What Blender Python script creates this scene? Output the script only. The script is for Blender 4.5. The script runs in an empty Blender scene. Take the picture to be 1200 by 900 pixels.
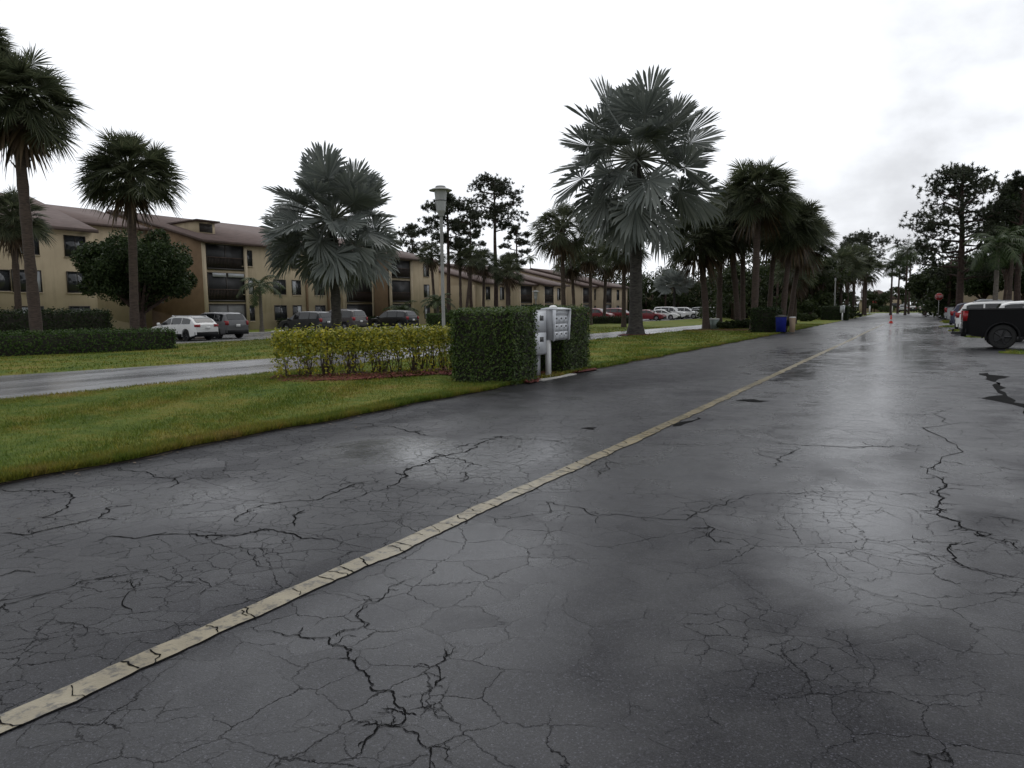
import bpy, math, random
import numpy as np
from mathutils import Matrix, Vector
random.seed(7); rng = np.random.default_rng(7)
sc = bpy.context.scene
COL = sc.collection
R_ = math.radians
# ------------------------------------------------------------------ camera
FPX, EYE = 850.0, 1.6
YAW, PITCH, ROLL = R_(29.9), R_(5.8), R_(0.75)
_F = np.array([-math.sin(YAW)*math.cos(PITCH), math.cos(YAW)*math.cos(PITCH), -math.sin(PITCH)])
_R0 = np.array([math.cos(YAW), math.sin(YAW), 0.0]); _U0 = np.cross(_R0, _F)
_R = _R0*math.cos(ROLL) - _U0*math.sin(ROLL); _U = _U0*math.cos(ROLL) + _R0*math.sin(ROLL)
EYEP = np.array([0, 0, EYE])
def at(px, py, z=0.0):                      # point of the photo -> point on the horizontal plane z
    d = _F + _R*(px-600)/FPX + _U*(450-py)/FPX
    return EYEP + d*((z-EYE)/d[2])
def hz(px): return 364.4 - (px-600)*0.0131   # the horizon's row
def P(px, dep, z=0.0):                      # ground point seen in column px at view depth dep
    y = hz(px)
    d = _F + _R*(px-600)/FPX + _U*(450-y)/FPX
    p = EYEP + d*dep
    return np.array([p[0], p[1], z])
def Z(px, py, dep): return EYE + (hz(px)-py)/FPX*dep
def fy(px, xf):                             # y where column px meets the plane x = xf
    d = _F + _R*(px-600)/FPX + _U*(450-hz(px))/FPX
    return d[1]*xf/d[0]
cam = bpy.data.cameras.new('camera'); co = bpy.data.objects.new('camera', cam); COL.objects.link(co)
cam.sensor_width = 36; cam.lens = FPX/1200*36; cam.clip_end = 3000; cam.clip_start = 0.05
M = Matrix.Identity(4)
for i in range(3):
    M[i][0] = _R[i]; M[i][1] = _U[i]; M[i][2] = -_F[i]; M[i][3] = EYEP[i]
co.matrix_world = M; sc.camera = co
# ------------------------------------------------------------------ materials
class N:
    def __init__(s, name):
        s.m = bpy.data.materials.new(name); s.m.use_nodes = True; s.t = s.m.node_tree
        s.t.nodes.clear(); s.out = s.t.nodes.new('ShaderNodeOutputMaterial')
    def n(s, kind, **kw):
        nd = s.t.nodes.new(kind)
        for k, v in kw.items():
            if k.startswith('i_'): nd.inputs[k[2:].replace('_', ' ')].default_value = v
            else: setattr(nd, k, v)
        return nd
    def l(s, a, b): s.t.links.new(a, b)
    def pos(s):
        return s.n('ShaderNodeNewGeometry').outputs['Position']
    def noise(s, vec, scale, detail=3, rough=.55, dist=0.0):
        nd = s.n('ShaderNodeTexNoise'); nd.inputs['Scale'].default_value = scale
        nd.inputs['Detail'].default_value = detail; nd.inputs['Roughness'].default_value = rough
        nd.inputs['Distortion'].default_value = dist; s.l(vec, nd.inputs['Vector']); return nd.outputs['Fac']
    def ramp(s, fac, stops):
        nd = s.n('ShaderNodeValToRGB'); e = nd.color_ramp.elements
        while len(e) < len(stops): e.new(.5)
        for q, (p, c) in zip(e, stops):
            q.position = p; q.color = (c, c, c, 1) if isinstance(c, (int, float)) else (*c, 1)
        s.l(fac, nd.inputs['Fac']); return nd.outputs['Color']
    def mr(s, fac, a, b, c, d, smooth=False):
        nd = s.n('ShaderNodeMapRange'); nd.clamp = True
        if smooth: nd.interpolation_type = 'SMOOTHSTEP'
        for k, v in zip(('From Min', 'From Max', 'To Min', 'To Max'), (a, b, c, d)): nd.inputs[k].default_value = v
        s.l(fac, nd.inputs['Value']); return nd.outputs['Result']
    def math(s, op, a, b=None):
        nd = s.n('ShaderNodeMath', operation=op)
        for i, v in enumerate((a, b)):
            if v is None: continue
            if isinstance(v, (int, float)): nd.inputs[i].default_value = v
            else: s.l(v, nd.inputs[i])
        return nd.outputs[0]
    def mix(s, fac, a, b, mode='MIX'):
        nd = s.n('ShaderNodeMix', data_type='RGBA', blend_type=mode)
        for i, v in ((0, fac), (6, a), (7, b)):
            if isinstance(v, (int, float)): nd.inputs[i].default_value = v
            elif isinstance(v, tuple): nd.inputs[i].default_value = (*v, 1)
            else: s.l(v, nd.inputs[i])
        return nd.outputs[2]
    def bsdf(s, col, rough=.6, bump=None, bstr=.3, bdist=.02, metal=0, spec=.5, coat=0, **kw):
        b = s.n('ShaderNodeBsdfPrincipled')
        for k, v in (('Base Color', col), ('Roughness', rough)):
            if isinstance(v, tuple): b.inputs[k].default_value = (*v, 1)
            elif isinstance(v, (int, float)): b.inputs[k].default_value = v
            else: s.l(v, b.inputs[k])
        b.inputs['Metallic'].default_value = metal; b.inputs['Specular IOR Level'].default_value = spec
        b.inputs['Coat Weight'].default_value = coat
        if bump is not None:
            bn = s.n('ShaderNodeBump'); bn.inputs['Strength'].default_value = bstr; bn.inputs['Distance'].default_value = bdist
            s.l(bump, bn.inputs['Height']); s.l(bn.outputs[0], b.inputs['Normal'])
        return b
    def done(s, b): s.l(b.outputs[0], s.out.inputs['Surface']); return s.m
def dirty(name, c0, c1, scale=3.0, rough=.6, bump=0.0, bscale=40, spec=.4, metal=0, coat=0, stretch=None):
    n = N(name); p = n.pos()
    if stretch:
        mp = n.n('ShaderNodeMapping'); mp.inputs['Scale'].default_value = stretch; n.l(p, mp.inputs['Vector']); p2 = mp.outputs[0]
    else: p2 = p
    f = n.noise(p2, scale, 5)
    col = n.ramp(f, [(.3, c0), (.7, c1)])
    bn = n.noise(p, bscale, 2) if bump else None
    return n.done(n.bsdf(col, rough, bn, bump, .01, metal, spec, coat))
def leafmat(name, c0, c1, c2, trans=.25, rough=.5, spec=.3, nscale=.6):
    n = N(name); g = n.n('ShaderNodeNewGeometry')
    f = n.math('ADD', n.math('MULTIPLY', g.outputs['Random Per Island'], .6), n.math('MULTIPLY', n.noise(g.outputs['Position'], nscale, 2), .4))
    col = n.ramp(f, [(.2, c0), (.55, c1), (.85, c2)])
    b = n.bsdf(col, rough, spec=spec)
    t = n.n('ShaderNodeBsdfTranslucent'); n.l(col, t.inputs['Color'])
    m = n.n('ShaderNodeMixShader'); m.inputs[0].default_value = trans
    n.l(b.outputs[0], m.inputs[1]); n.l(t.outputs[0], m.inputs[2])
    return n.done(m)
MAT = {}
MAT['sabal'] = leafmat('sabal_leaf', (.042, .051, .029), (.077, .093, .050), (.130, .140, .078), .40)
MAT['sabal_dead'] = leafmat('dead_palm_leaf', (.05, .032, .018), (.09, .06, .035), (.13, .09, .05), .1)
MAT['bis'] = leafmat('silver_fan_leaf', (.115, .131, .121), (.172, .19, .174), (.25, .265, .243), .24, .5, .3)
MAT['feather'] = leafmat('feather_leaf', (.02, .034, .012), (.045, .07, .022), (.08, .11, .04))
MAT['feather_light'] = leafmat('bright_feather_leaf', (.022, .04, .013), (.042, .07, .02), (.075, .105, .04))
MAT['broad'] = leafmat('dark_broadleaf', (.016, .028, .010), (.033, .052, .018), (.065, .09, .034), .25, .5, .15)
MAT['broad2'] = leafmat('mid_broadleaf', (.018, .026, .010), (.034, .048, .018), (.062, .078, .03), .25, .5, .15)
MAT['pine'] = leafmat('pine_needles', (.024, .031, .018), (.044, .054, .031), (.072, .08, .05), .3)
MAT['redleaf'] = leafmat('reddish_leaf', (.035, .016, .013), (.07, .032, .026), (.11, .06, .045))
MAT['ficus'] = leafmat('clipped_hedge_leaf', (.024, .046, .009), (.048, .084, .015), (.10, .145, .03), .25, .45, .2, 2.0)
MAT['ficusdark'] = leafmat('dark_hedge_leaf', (.011, .020, .006), (.020, .034, .010), (.038, .058, .016), .2, .5, .15)
MAT['lowhedge'] = leafmat('low_hedge_leaf', (.022, .048, .010), (.045, .085, .016), (.075, .125, .028), .2, .5, .15)
MAT['yellowhedge'] = leafmat('yellow_green_leaf', (.08, .115, .012), (.27, .27, .024), (.52, .45, .045), .3, .4, .25, 3.0)
MAT['hedgecore'] = dirty('hedge_dark_core', (.008, .008, .005), (.022, .02, .012), 14, .9)  # near-black fill inside the leaves, the hedge's inner shade put into the colour
MAT['twig'] = dirty('brown_twig', (.05, .035, .025), (.12, .09, .065), 10, .8)
MAT['trunk'] = dirty('palm_trunk_bark', (.035, .026, .022), (.10, .070, .056), 5, .85, .9, 22, stretch=(1, 1, 5))
MAT['trunkgrey'] = dirty('grey_palm_trunk', (.08, .07, .06), (.2, .175, .15), 4, .85, .7, 22, stretch=(1, 1, 5))
MAT['bistrunk'] = dirty('dark_fan_palm_trunk', (.018, .016, .015), (.07, .063, .055), 4, .85, 1.0, 14, stretch=(1, 1, 3))
MAT['pinebark'] = dirty('pine_bark', (.03, .02, .017), (.085, .055, .045), 6, .9, .8, 20)
MAT['petiole'] = dirty('pale_petiole', (.10, .11, .09), (.2, .21, .17), 5, .6)
MAT['petgreen'] = dirty('green_petiole', (.05, .06, .03), (.10, .11, .05), 5, .6)
MAT['wall'] = dirty('tan_stucco', (.36, .29, .195), (.43, .345, .235), .7, .85, .25, 60)
def wall_mat():
    n = N('stained_tan_stucco'); p = n.pos(); mp = n.n('ShaderNodeMapping'); mp.inputs['Scale'].default_value = (1.6, 1.6, .12); n.l(p, mp.inputs['Vector'])
    f = n.noise(p, .5, 4); st = n.noise(mp.outputs[0], 1.1, 5, .65)
    col = n.ramp(f, [(.3, (.43, .35, .24)), (.7, (.51, .42, .29))]); col = n.mix(n.mr(st, .52, .75, 0, .38), col, (.17, .14, .10))
    return n.done(n.bsdf(col, .85, n.noise(p, 60, 2), .25, .01, spec=.25))
MAT['wall'] = wall_mat()
MAT['wallb'] = dirty('brown_shade_and_trim', (.19, .125, .075), (.25, .165, .10), 1.2, .85, .2, 50)  # brown of downpipes and end walls; on the walls shade is painted into it
MAT['shingle'] = dirty('brown_roof_shingles', (.095, .068, .061), (.185, .132, .118), 1.5, .8, .4, 18, stretch=(5, .8, 1))
MAT['fascia'] = dirty('dark_brown_fascia', (.05, .03, .024), (.08, .05, .04), 2, .6)
MAT['trimtan'] = dirty('pale_tan_trim', (.42, .34, .24), (.48, .40, .28), 2, .7)
MAT['screen'] = dirty('dark_insect_screen', (.012, .012, .013), (.025, .025, .026), 1.5, .45, spec=.3)
MAT['screengrey'] = dirty('grey_porch_panel', (.09, .09, .09), (.13, .13, .125), 1.5, .5)
MAT['bronze'] = dirty('bronze_frame', (.02, .016, .013), (.035, .028, .022), 4, .45)
MAT['glass'] = dirty('dark_window_glass', (.02, .022, .025), (.05, .052, .055), .8, .06, spec=.6)
MAT['curtain'] = dirty('pale_curtain', (.30, .31, .33), (.42, .43, .44), 3, .5, stretch=(1, 12, 1))
MAT['white'] = dirty('white_paint', (.66, .66, .65), (.78, .78, .77), 4, .4)
MAT['concrete'] = dirty('pale_concrete', (.30, .29, .27), (.45, .44, .41), 6, .7, .3, 50)
MAT['mailgrey'] = dirty('grey_mailbox_metal', (.62, .64, .67), (.72, .74, .77), 4, .42, spec=.5)
MAT['mailside'] = dirty('dull_mailbox_metal', (.38, .39, .41), (.46, .47, .49), 4, .5)
MAT['mailgap'] = dirty('mailbox_gap', (.40, .41, .43), (.46, .47, .49), 8, .6)
MAT['lampgrey'] = dirty('grey_lamp_metal', (.24, .24, .235), (.33, .33, .32), 3, .55)
MAT['lampglass'] = dirty('ribbed_lamp_glass', (.30, .31, .31), (.42, .43, .43), 5, .3, stretch=(14, 14, .3))
MAT['lampdark'] = dirty('dark_lamp_metal', (.06, .06, .06), (.09, .09, .09), 3, .5)
MAT['rubber'] = dirty('tyre_rubber', (.008, .008, .008), (.018, .018, .018), 6, .7)
MAT['rim'] = dirty('alloy_rim', (.3, .3, .31), (.42, .42, .43), 3, .35, metal=.7)
MAT['rimdark'] = dirty('black_rim', (.012, .012, .013), (.03, .03, .032), 3, .35)
MAT['carglass'] = dirty('car_glass', (.008, .009, .010), (.018, .02, .022), .8, .05, spec=.7)
MAT['tail'] = dirty('red_lens', (.24, .006, .01), (.34, .012, .016), 6, .2, spec=.6)
MAT['headl'] = dirty('clear_lens', (.4, .42, .45), (.6, .62, .65), 6, .12, spec=.7)
MAT['cladding'] = dirty('black_plastic', (.007, .007, .008), (.014, .014, .015), 4, .5, spec=.15)
MAT['blue'] = dirty('blue_plastic', (.012, .02, .20), (.02, .03, .28), 3, .4)
MAT['tanboard'] = dirty('pale_board', (.42, .30, .20), (.52, .40, .28), 3, .7)
MAT['boxgreen'] = dirty('pale_green_steel', (.24, .30, .27), (.32, .38, .34), 3, .5)
MAT['orange'] = dirty('orange_plastic', (.65, .045, .035), (.75, .07, .05), 5, .5)
MAT['red'] = dirty('red_paint', (.28, .016, .016), (.34, .022, .022), 3, .45)
MAT['crack'] = dirty('crack_void', (.004, .004, .004), (.010, .010, .010), 8, .95, spec=.05)
MAT['soil'] = dirty('dark_soil', (.014, .011, .008), (.035, .026, .017), 9, .95)
MAT['mulch'] = dirty('red_mulch', (.055, .012, .009), (.16, .032, .024), 26, .9, 1.0, 60)
MAT['mulchchip'] = leafmat('red_mulch_chip', (.06, .013, .010), (.13, .028, .02), (.20, .055, .04), 0, .8)
def paint(name, c, rough=.28):
    return dirty(name, tuple(x*.92 for x in c), c, 1.5, rough, coat=.25)

def asphalt_mat():
    n = N('wet_cracked_asphalt'); p = n.pos()
    mp = n.n('ShaderNodeMapping'); mp.inputs['Scale'].default_value = (1.0, .38, 1); n.l(p, mp.inputs['Vector']); ps = mp.outputs[0]
    big = n.noise(ps, .35, 3, .55, .4); med = n.noise(p, 1.3, 4, .6, .2)
    fine = n.noise(p, 95, 3, .7); agg = n.noise(p, 170, 1, .5)
    # fine alligator cracks: two bent cell nets, each switched on and off by noise
    dn = n.n('ShaderNodeTexNoise'); dn.inputs['Scale'].default_value = 4.5; dn.inputs['Detail'].default_value = 6; dn.inputs['Roughness'].default_value = .65; n.l(p, dn.inputs['Vector'])
    va = n.n('ShaderNodeVectorMath', operation='SCALE'); n.l(dn.outputs['Color'], va.inputs[0]); va.inputs['Scale'].default_value = .20
    vb = n.n('ShaderNodeVectorMath', operation='ADD'); n.l(p, vb.inputs[0]); n.l(va.outputs[0], vb.inputs[1])
    nets = []; sx_ = n.n('ShaderNodeSeparateXYZ'); n.l(p, sx_.inputs[0])
    bias = n.math('ADD', n.mr(sx_.outputs[0], -3.3, -2.9, .21, -.055), n.mr(sx_.outputs[0], .4, 1.2, 0, .17))
    for s_, w, msc, lo, hi, off in ((1.35, .0068, .30, .42, .56, 3), (3.2, .0150, .45, .39, .53, 9), (6.5, .024, .6, .43, .55, 17)):
        v = n.n('ShaderNodeTexVoronoi', feature='DISTANCE_TO_EDGE', voronoi_dimensions='2D'); v.inputs['Scale'].default_value = s_
        n.l(vb.outputs[0], v.inputs['Vector'])
        mo = n.n('ShaderNodeVectorMath', operation='ADD'); n.l(p, mo.inputs[0]); mo.inputs[1].default_value = (off*7.1, off*3.3, off)
        mask = n.mr(n.math('ADD', n.noise(mo.outputs[0], msc, 3, .6), bias), lo, hi, 0, 1, True)
        brk = n.mr(n.noise(mo.outputs[0], 2.6, 2), .42, .58, .12, 1, True)
        line = n.mr(v.outputs['Distance'], 0, w, 1, 0, True)
        nets.append(n.math('MULTIPLY', n.math('MULTIPLY', line, mask), brk))
    vp = n.n('ShaderNodeTexVoronoi', feature='F1', voronoi_dimensions='2D'); vp.inputs['Scale'].default_value = 3.2; n.l(vb.outputs[0], vp.inputs['Vector'])
    vsep = n.n('ShaderNodeSeparateColor'); n.l(vp.outputs['Color'], vsep.inputs[0]); plate = n.math('SUBTRACT', vsep.outputs[0], .5)
    crack = n.math('MAXIMUM', n.math('MAXIMUM', nets[0], n.math('MULTIPLY', nets[1], .9)), n.math('MULTIPLY', nets[2], .85))
    # standing-water sheets at their places on the road
    sep = n.n('ShaderNodeSeparateXYZ'); n.l(p, sep.inputs[0])
    wet = None
    for (px, py, sx, sy, am) in ((1010, 600, .75, 2.6, .95), (1000, 470, 1.15, 9.5, .95), (1045, 410, 1.9, 22, .95), (1120, 560, .5, 1.5, .5), (470, 530, 1.2, .9, .9), (600, 530, 1.1, 1.6, .65), (180, 590, 1.1, .8, .45), (1050, 395, 3.5, 40, .8), (600, 660, .9, 1.0, .35), (760, 480, 2.0, 3.5, .3)):
        c = at(px, py)
        dx = n.math('DIVIDE', n.math('SUBTRACT', sep.outputs[0], float(c[0])), sx); dy = n.math('DIVIDE', n.math('SUBTRACT', sep.outputs[1], float(c[1])), sy)
        r = n.math('ADD', n.math('MULTIPLY', dx, dx), n.math('MULTIPLY', dy, dy))
        r = n.math('ADD', r, n.math('MULTIPLY', n.math('SUBTRACT', med, .5), 1.3))
        g = n.math('MULTIPLY', n.mr(r, -.2, 1.5, 1, 0, True), am)
        wet = g if wet is None else n.math('MAXIMUM', wet, g)
    wetn = n.math('ADD', n.math('MULTIPLY', wet, .72), n.math('MULTIPLY', n.mr(big, .38, .66, 0, 1, True), .36))
    rough = n.math('ADD', n.mr(wetn, .05, .9, .50, .09), n.math('MULTIPLY', crack, .35))
    far = n.mr(sep.outputs[1], 8, 45, 0, 1, True)
    rough = n.math('ADD', rough, n.math('MULTIPLY', n.math('SUBTRACT', med, .5), .16))
    rough = n.math('ADD', rough, n.math('MULTIPLY', plate, .13))
    rough = n.math('MAXIMUM', n.math('MULTIPLY', rough, n.math('SUBTRACT', 1.0, n.math('MULTIPLY', far, .15))), .13)
    col = n.ramp(n.math('ADD', n.math('MULTIPLY', med, .4), n.math('MULTIPLY', fine, .6)), [(.32, (.008, .008, .0098)), (.68, (.026, .026, .031))])
    st = n.n('ShaderNodeTexVoronoi', voronoi_dimensions='3D'); st.inputs['Scale'].default_value = 165; n.l(p, st.inputs['Vector'])
    ss = n.n('ShaderNodeSeparateColor'); n.l(st.outputs['Color'], ss.inputs[0])
    col = n.mix(1.0, col, n.ramp(ss.outputs[0], [(0, .45), (.55, 1.0), (.86, 1.4), (.95, 2.2), (1, 4.2)]), 'MULTIPLY')
    chip = n.mr(agg, .69, .76, 0, 1)
    col = n.mix(n.math('MULTIPLY', chip, .5), col, (.20, .19, .18))
    col = n.mix(n.math('MULTIPLY', crack, .9), col, (.006, .006, .006))
    h = n.math('ADD', n.math('MULTIPLY', n.math('ADD', fine, n.math('MULTIPLY', ss.outputs[1], .5)), n.mr(wetn, 0, 1, .34, .05)), n.math('MULTIPLY', n.noise(p, 7, 4), .5))
    h = n.math('SUBTRACT', h, n.math('MULTIPLY', crack, .9))
    h = n.math('ADD', h, n.math('MULTIPLY', plate, .25)); h = n.math('MULTIPLY', h, n.math('SUBTRACT', 1.0, n.math('MULTIPLY', far, .6)))
    b = n.bsdf(col, rough, h, .55, .012); n.l(n.math('MULTIPLY', n.mr(n.math('MAXIMUM', wetn, far), .1, .85, .12, .72), n.math('SUBTRACT', 1.0, n.math('MULTIPLY', crack, .9))), b.inputs['Specular IOR Level'])
    return n.done(b)
MAT['asphalt'] = asphalt_mat()
def street_mat():
    n = N('wet_street_paving'); p = n.pos()
    mp = n.n('ShaderNodeMapping'); mp.inputs['Scale'].default_value = (.8, .2, 1); n.l(p, mp.inputs['Vector'])
    f = n.noise(mp.outputs[0], .8, 4); col = n.ramp(f, [(.3, (.12, .12, .125)), (.7, (.20, .20, .205))])
    r = n.mr(f, .3, .7, .16, .34); b = n.bsdf(col, r, n.noise(p, 9, 3), .18, .012, spec=.5)
    return n.done(b)
MAT['street'] = street_mat()
def line_mat():
    n = N('worn_yellow_road_paint'); p = n.pos(); sep = n.n('ShaderNodeSeparateXYZ'); n.l(p, sep.inputs[0])
    f = n.noise(p, 5, 4); a = n.ramp(f, [(.3, (.21, .18, .12)), (.7, (.31, .27, .185))])
    b_ = n.ramp(f, [(.3, (.11, .085, .03)), (.7, (.20, .15, .055))])
    col = n.mix(n.mr(sep.outputs[1], 5.5, 9, 0, 1), a, b_)
    wear = n.mr(n.noise(p, 13, 6, .75), .50, .62, 0, .85); col = n.mix(wear, col, (.05, .048, .045))
    return n.done(n.bsdf(col, n.mr(n.noise(p, .8, 2), .4, .6, .28, .5), n.noise(p, 80, 2), .3, .008, spec=.4))
MAT['line'] = line_mat()
def grass_mat(name, blade):
    n = N(name); p = n.pos(); g = n.n('ShaderNodeNewGeometry')
    big = n.noise(p, .55, 4, .6); f2 = n.noise(p, 3.5, 3)
    f = n.math('ADD', n.math('MULTIPLY', big, .65), n.math('MULTIPLY', f2, .35))
    col = n.ramp(f, [(.36, (.062, .112, .013)), (.47, (.118, .160, .021)), (.58, (.195, .188, .032)), (.69, (.245, .178, .055))])
    if blade:
        col = n.mix(1.0, col, n.ramp(g.outputs['Random Per Island'], [(0, .55), (.8, 1.15), (.93, 1.3), (1, (1.7, 1.3, .7))]), 'MULTIPLY')
        b = n.bsdf(col, .5, spec=.25); t = n.n('ShaderNodeBsdfTranslucent'); n.l(col, t.inputs['Color'])
        m = n.n('ShaderNodeMixShader'); m.inputs[0].default_value = .3; n.l(b.outputs[0], m.inputs[1]); n.l(t.outputs[0], m.inputs[2]); return n.done(m)
    tex = n.noise(p, 45, 3, .8); col = n.mix(.75, col, n.ramp(tex, [(.3, .35), (.7, 1.25)]), 'MULTIPLY')
    return n.done(n.bsdf(col, .85, tex, .8, .03, spec=.15))
MAT['turf'] = grass_mat('mown_turf', False); MAT['blade'] = grass_mat('grass_blade', True)

# ------------------------------------------------------------------ mesh builder
ZUP = np.array([0, 0, 1.0])
def nrm(v): return v/(np.linalg.norm(v, axis=-1, keepdims=True)+1e-9)
class MB:
    def __init__(s): s.v = []; s.q = []; s.t = []; s.n = 0; s.ng = []
    def add(s, v, q=None, t=None, mi=0):
        v = np.asarray(v, float).reshape(-1, 3)
        if q is not None and len(q): s.q.append((np.asarray(q, int)+s.n, mi))
        if t is not None and len(t): s.t.append((np.asarray(t, int)+s.n, mi))
        s.v.append(v); s.n += len(v)
    def box(s, a, b, mi=0):
        x0, y0, z0 = a; x1, y1, z1 = b
        s.add([(x0,y0,z0),(x1,y0,z0),(x1,y1,z0),(x0,y1,z0),(x0,y0,z1),(x1,y0,z1),(x1,y1,z1),(x0,y1,z1)],
              q=[(0,3,2,1),(4,5,6,7),(0,1,5,4),(1,2,6,5),(2,3,7,6),(3,0,4,7)], mi=mi)
    def prism(s, poly, axis, a, b, mi=0):     # polygon (u,v) extruded along axis from a to b
        def pt(u, v, w): return {'x': (w, u, v), 'y': (u, w, v), 'z': (u, v, w)}[axis]
        k = len(poly); v = [pt(u, w, a) for u, w in poly]+[pt(u, w, b) for u, w in poly]
        s.add(v, q=[(i, (i+1) % k, k+(i+1) % k, k+i) for i in range(k)], mi=mi)
        base = s.n-2*k; s.ng.append((list(range(base, base+k))[::-1], mi)); s.ng.append((list(range(base+k, base+2*k)), mi))
    def tube(s, pts, rad, sides=8, cap=True, mi=0):
        pts = np.asarray(pts, float); rad = np.broadcast_to(np.asarray(rad, float), (len(pts),))
        tg = nrm(np.gradient(pts, axis=0)); ref = np.array([1.0, .13, 0]) if abs(tg[0][2]) > .7 else ZUP
        u = nrm(np.cross(tg, ref)); w = np.cross(tg, u); a = np.arange(sides)*2*math.pi/sides
        ring = pts[:, None]+(u[:, None]*np.cos(a)[None, :, None]+w[:, None]*np.sin(a)[None, :, None])*rad[:, None, None]
        q = []
        for i in range(len(pts)-1):
            for k in range(sides): q.append((i*sides+k, i*sides+(k+1) % sides, (i+1)*sides+(k+1) % sides, (i+1)*sides+k))
        s.add(ring.reshape(-1, 3), q=q, mi=mi); b = s.n-len(pts)*sides
        if cap: s.ng.append((list(range(b, b+sides))[::-1], mi)); s.ng.append((list(range(s.n-sides, s.n)), mi))
    def lathe(s, prof, c=(0, 0, 0), axis='z', sides=24, mi=0):   # prof: (r, h)
        a = np.arange(sides)*2*math.pi/sides; v = []
        for r, h in prof:
            for t in a:
                x, y = r*math.cos(t), r*math.sin(t)
                v.append({'z': (x, y, h), 'y': (x, h, y), 'x': (h, x, y)}[axis])
        q = [(i*sides+k, i*sides+(k+1) % sides, (i+1)*sides+(k+1) % sides, (i+1)*sides+k) for i in range(len(prof)-1) for k in range(sides)]
        s.add(np.array(v)+np.array(c), q=q, mi=mi)
    def build(s, name, mats, parent=None, smooth=False, loc=None, ang=35):
        me = bpy.data.meshes.new(name)
        V = np.concatenate(s.v) if s.v else np.zeros((0, 3))
        loops = []; starts = []; mi = []; c = 0
        for arr, k in [(x, 4) for x in s.q]+[(x, 3) for x in s.t]:
            f, m = arr; loops.append(f.reshape(-1)); starts.append(c+np.arange(len(f))*k); c += f.size; mi.append(np.full(len(f), m))
        for f, m in s.ng:
            loops.append(np.array(f)); starts.append(np.array([c])); c += len(f); mi.append(np.array([m]))
        L = np.concatenate(loops); S = np.concatenate(starts); MI = np.concatenate(mi)
        me.vertices.add(len(V)); me.vertices.foreach_set('co', V.astype(np.float32).ravel())
        me.loops.add(len(L)); me.loops.foreach_set('vertex_index', L.astype(np.int32))
        me.polygons.add(len(S)); me.polygons.foreach_set('loop_start', S.astype(np.int32))
        for m in (mats if isinstance(mats, (list, tuple)) else [mats]): me.materials.append(MAT[m] if isinstance(m, str) else m)
        me.polygons.foreach_set('material_index', MI.astype(np.int32))
        me.update(calc_edges=True); me.validate()
        if smooth:
            me.polygons.foreach_set('use_smooth', [True]*len(me.polygons))
            if ang < 180: me.set_sharp_from_angle(angle=R_(ang))
        o = bpy.data.objects.new(name, me); COL.objects.link(o)
        if loc is not None: o.location = loc
        if parent is not None: o.parent = parent
        return o
def tag(o, label=None, cat=None, group=None, kind=None):
    for k, v in (('label', label), ('category', cat), ('group', group), ('kind', kind)):
        if v: o[k] = v
    return o
def thing(name, label, cat, loc=(0, 0, 0), rz=0, group=None):
    o = bpy.data.objects.new(name, None); COL.objects.link(o); o.location = loc; o.rotation_euler = (0, 0, rz); o.empty_display_size = .2
    return tag(o, label, cat, group)
def dup(root, loc, rz, label=None, group=None):
    r = root.copy(); COL.objects.link(r); r.location = loc; r.rotation_euler = (0, 0, rz)
    if label: r['label'] = label
    if group: r['group'] = group
    for ch in list(root.children):
        c = ch.copy(); COL.objects.link(c); c.parent = r
        for g in ch.children:
            d = g.copy(); COL.objects.link(d); d.parent = c
    return r

# ------------------------------------------------------------------ world and sun
w = bpy.data.worlds.new('World'); sc.world = w; w.use_nodes = True; t = w.node_tree; t.nodes.clear()
def wn(k, **kw):
    nd = t.nodes.new(k)
    for a, b in kw.items(): setattr(nd, a, b)
    return nd
SUN_EL, SUN_AZ = R_(62), R_(-8)
out = wn('ShaderNodeOutputWorld'); bg = wn('ShaderNodeBackground'); bg.inputs['Strength'].default_value = .1
sky = wn('ShaderNodeTexSky', sky_type='NISHITA', sun_disc=False, sun_elevation=SUN_EL, sun_rotation=SUN_AZ, air_density=1.0, dust_density=4.0)
tc = wn('ShaderNodeTexCoord'); sp = wn('ShaderNodeSeparateXYZ'); t.links.new(tc.outputs['Generated'], sp.inputs[0])
def wm(op, a, b=None):
    nd = wn('ShaderNodeMath', operation=op)
    for i, v in enumerate((a, b)):
        if v is None: continue
        if isinstance(v, (int, float)): nd.inputs[i].default_value = v
        else: t.links.new(v, nd.inputs[i])
    return nd.outputs[0]
den = wm('ADD', wm('ABSOLUTE', sp.outputs[2]), .55)
cb = wn('ShaderNodeCombineXYZ'); t.links.new(wm('DIVIDE', sp.outputs[0], den), cb.inputs[0]); t.links.new(wm('DIVIDE', sp.outputs[1], den), cb.inputs[1])
nz = wn('ShaderNodeTexNoise'); nz.inputs['Scale'].default_value = 3.4; nz.inputs['Detail'].default_value = 6; nz.inputs['Roughness'].default_value = .52
cofs = wn('ShaderNodeVectorMath', operation='ADD'); t.links.new(cb.outputs[0], cofs.inputs[0]); cofs.inputs[1].default_value = (1.4, 6.3, 0)
t.links.new(cofs.outputs[0], nz.inputs['Vector'])
side = wn('ShaderNodeMapRange', interpolation_type='SMOOTHSTEP')    # clouds are only seen as grey towards the end of the road
t.links.new(wm('ADD', wm('MULTIPLY', sp.outputs[0], .90), wm('MULTIPLY', sp.outputs[1], .43)), side.inputs['Value'])
side.inputs['From Min'].default_value = .02; side.inputs['From Max'].default_value = .50; side.inputs['To Min'].default_value = 0; side.inputs['To Max'].default_value = 1
cr = wn('ShaderNodeMapRange', interpolation_type='SMOOTHSTEP'); t.links.new(nz.outputs['Fac'], cr.inputs['Value'])
cr.inputs['From Min'].default_value = .40; cr.inputs['From Max'].default_value = .70
amt = wm('MULTIPLY', cr.outputs[0], side.outputs[0])
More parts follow.
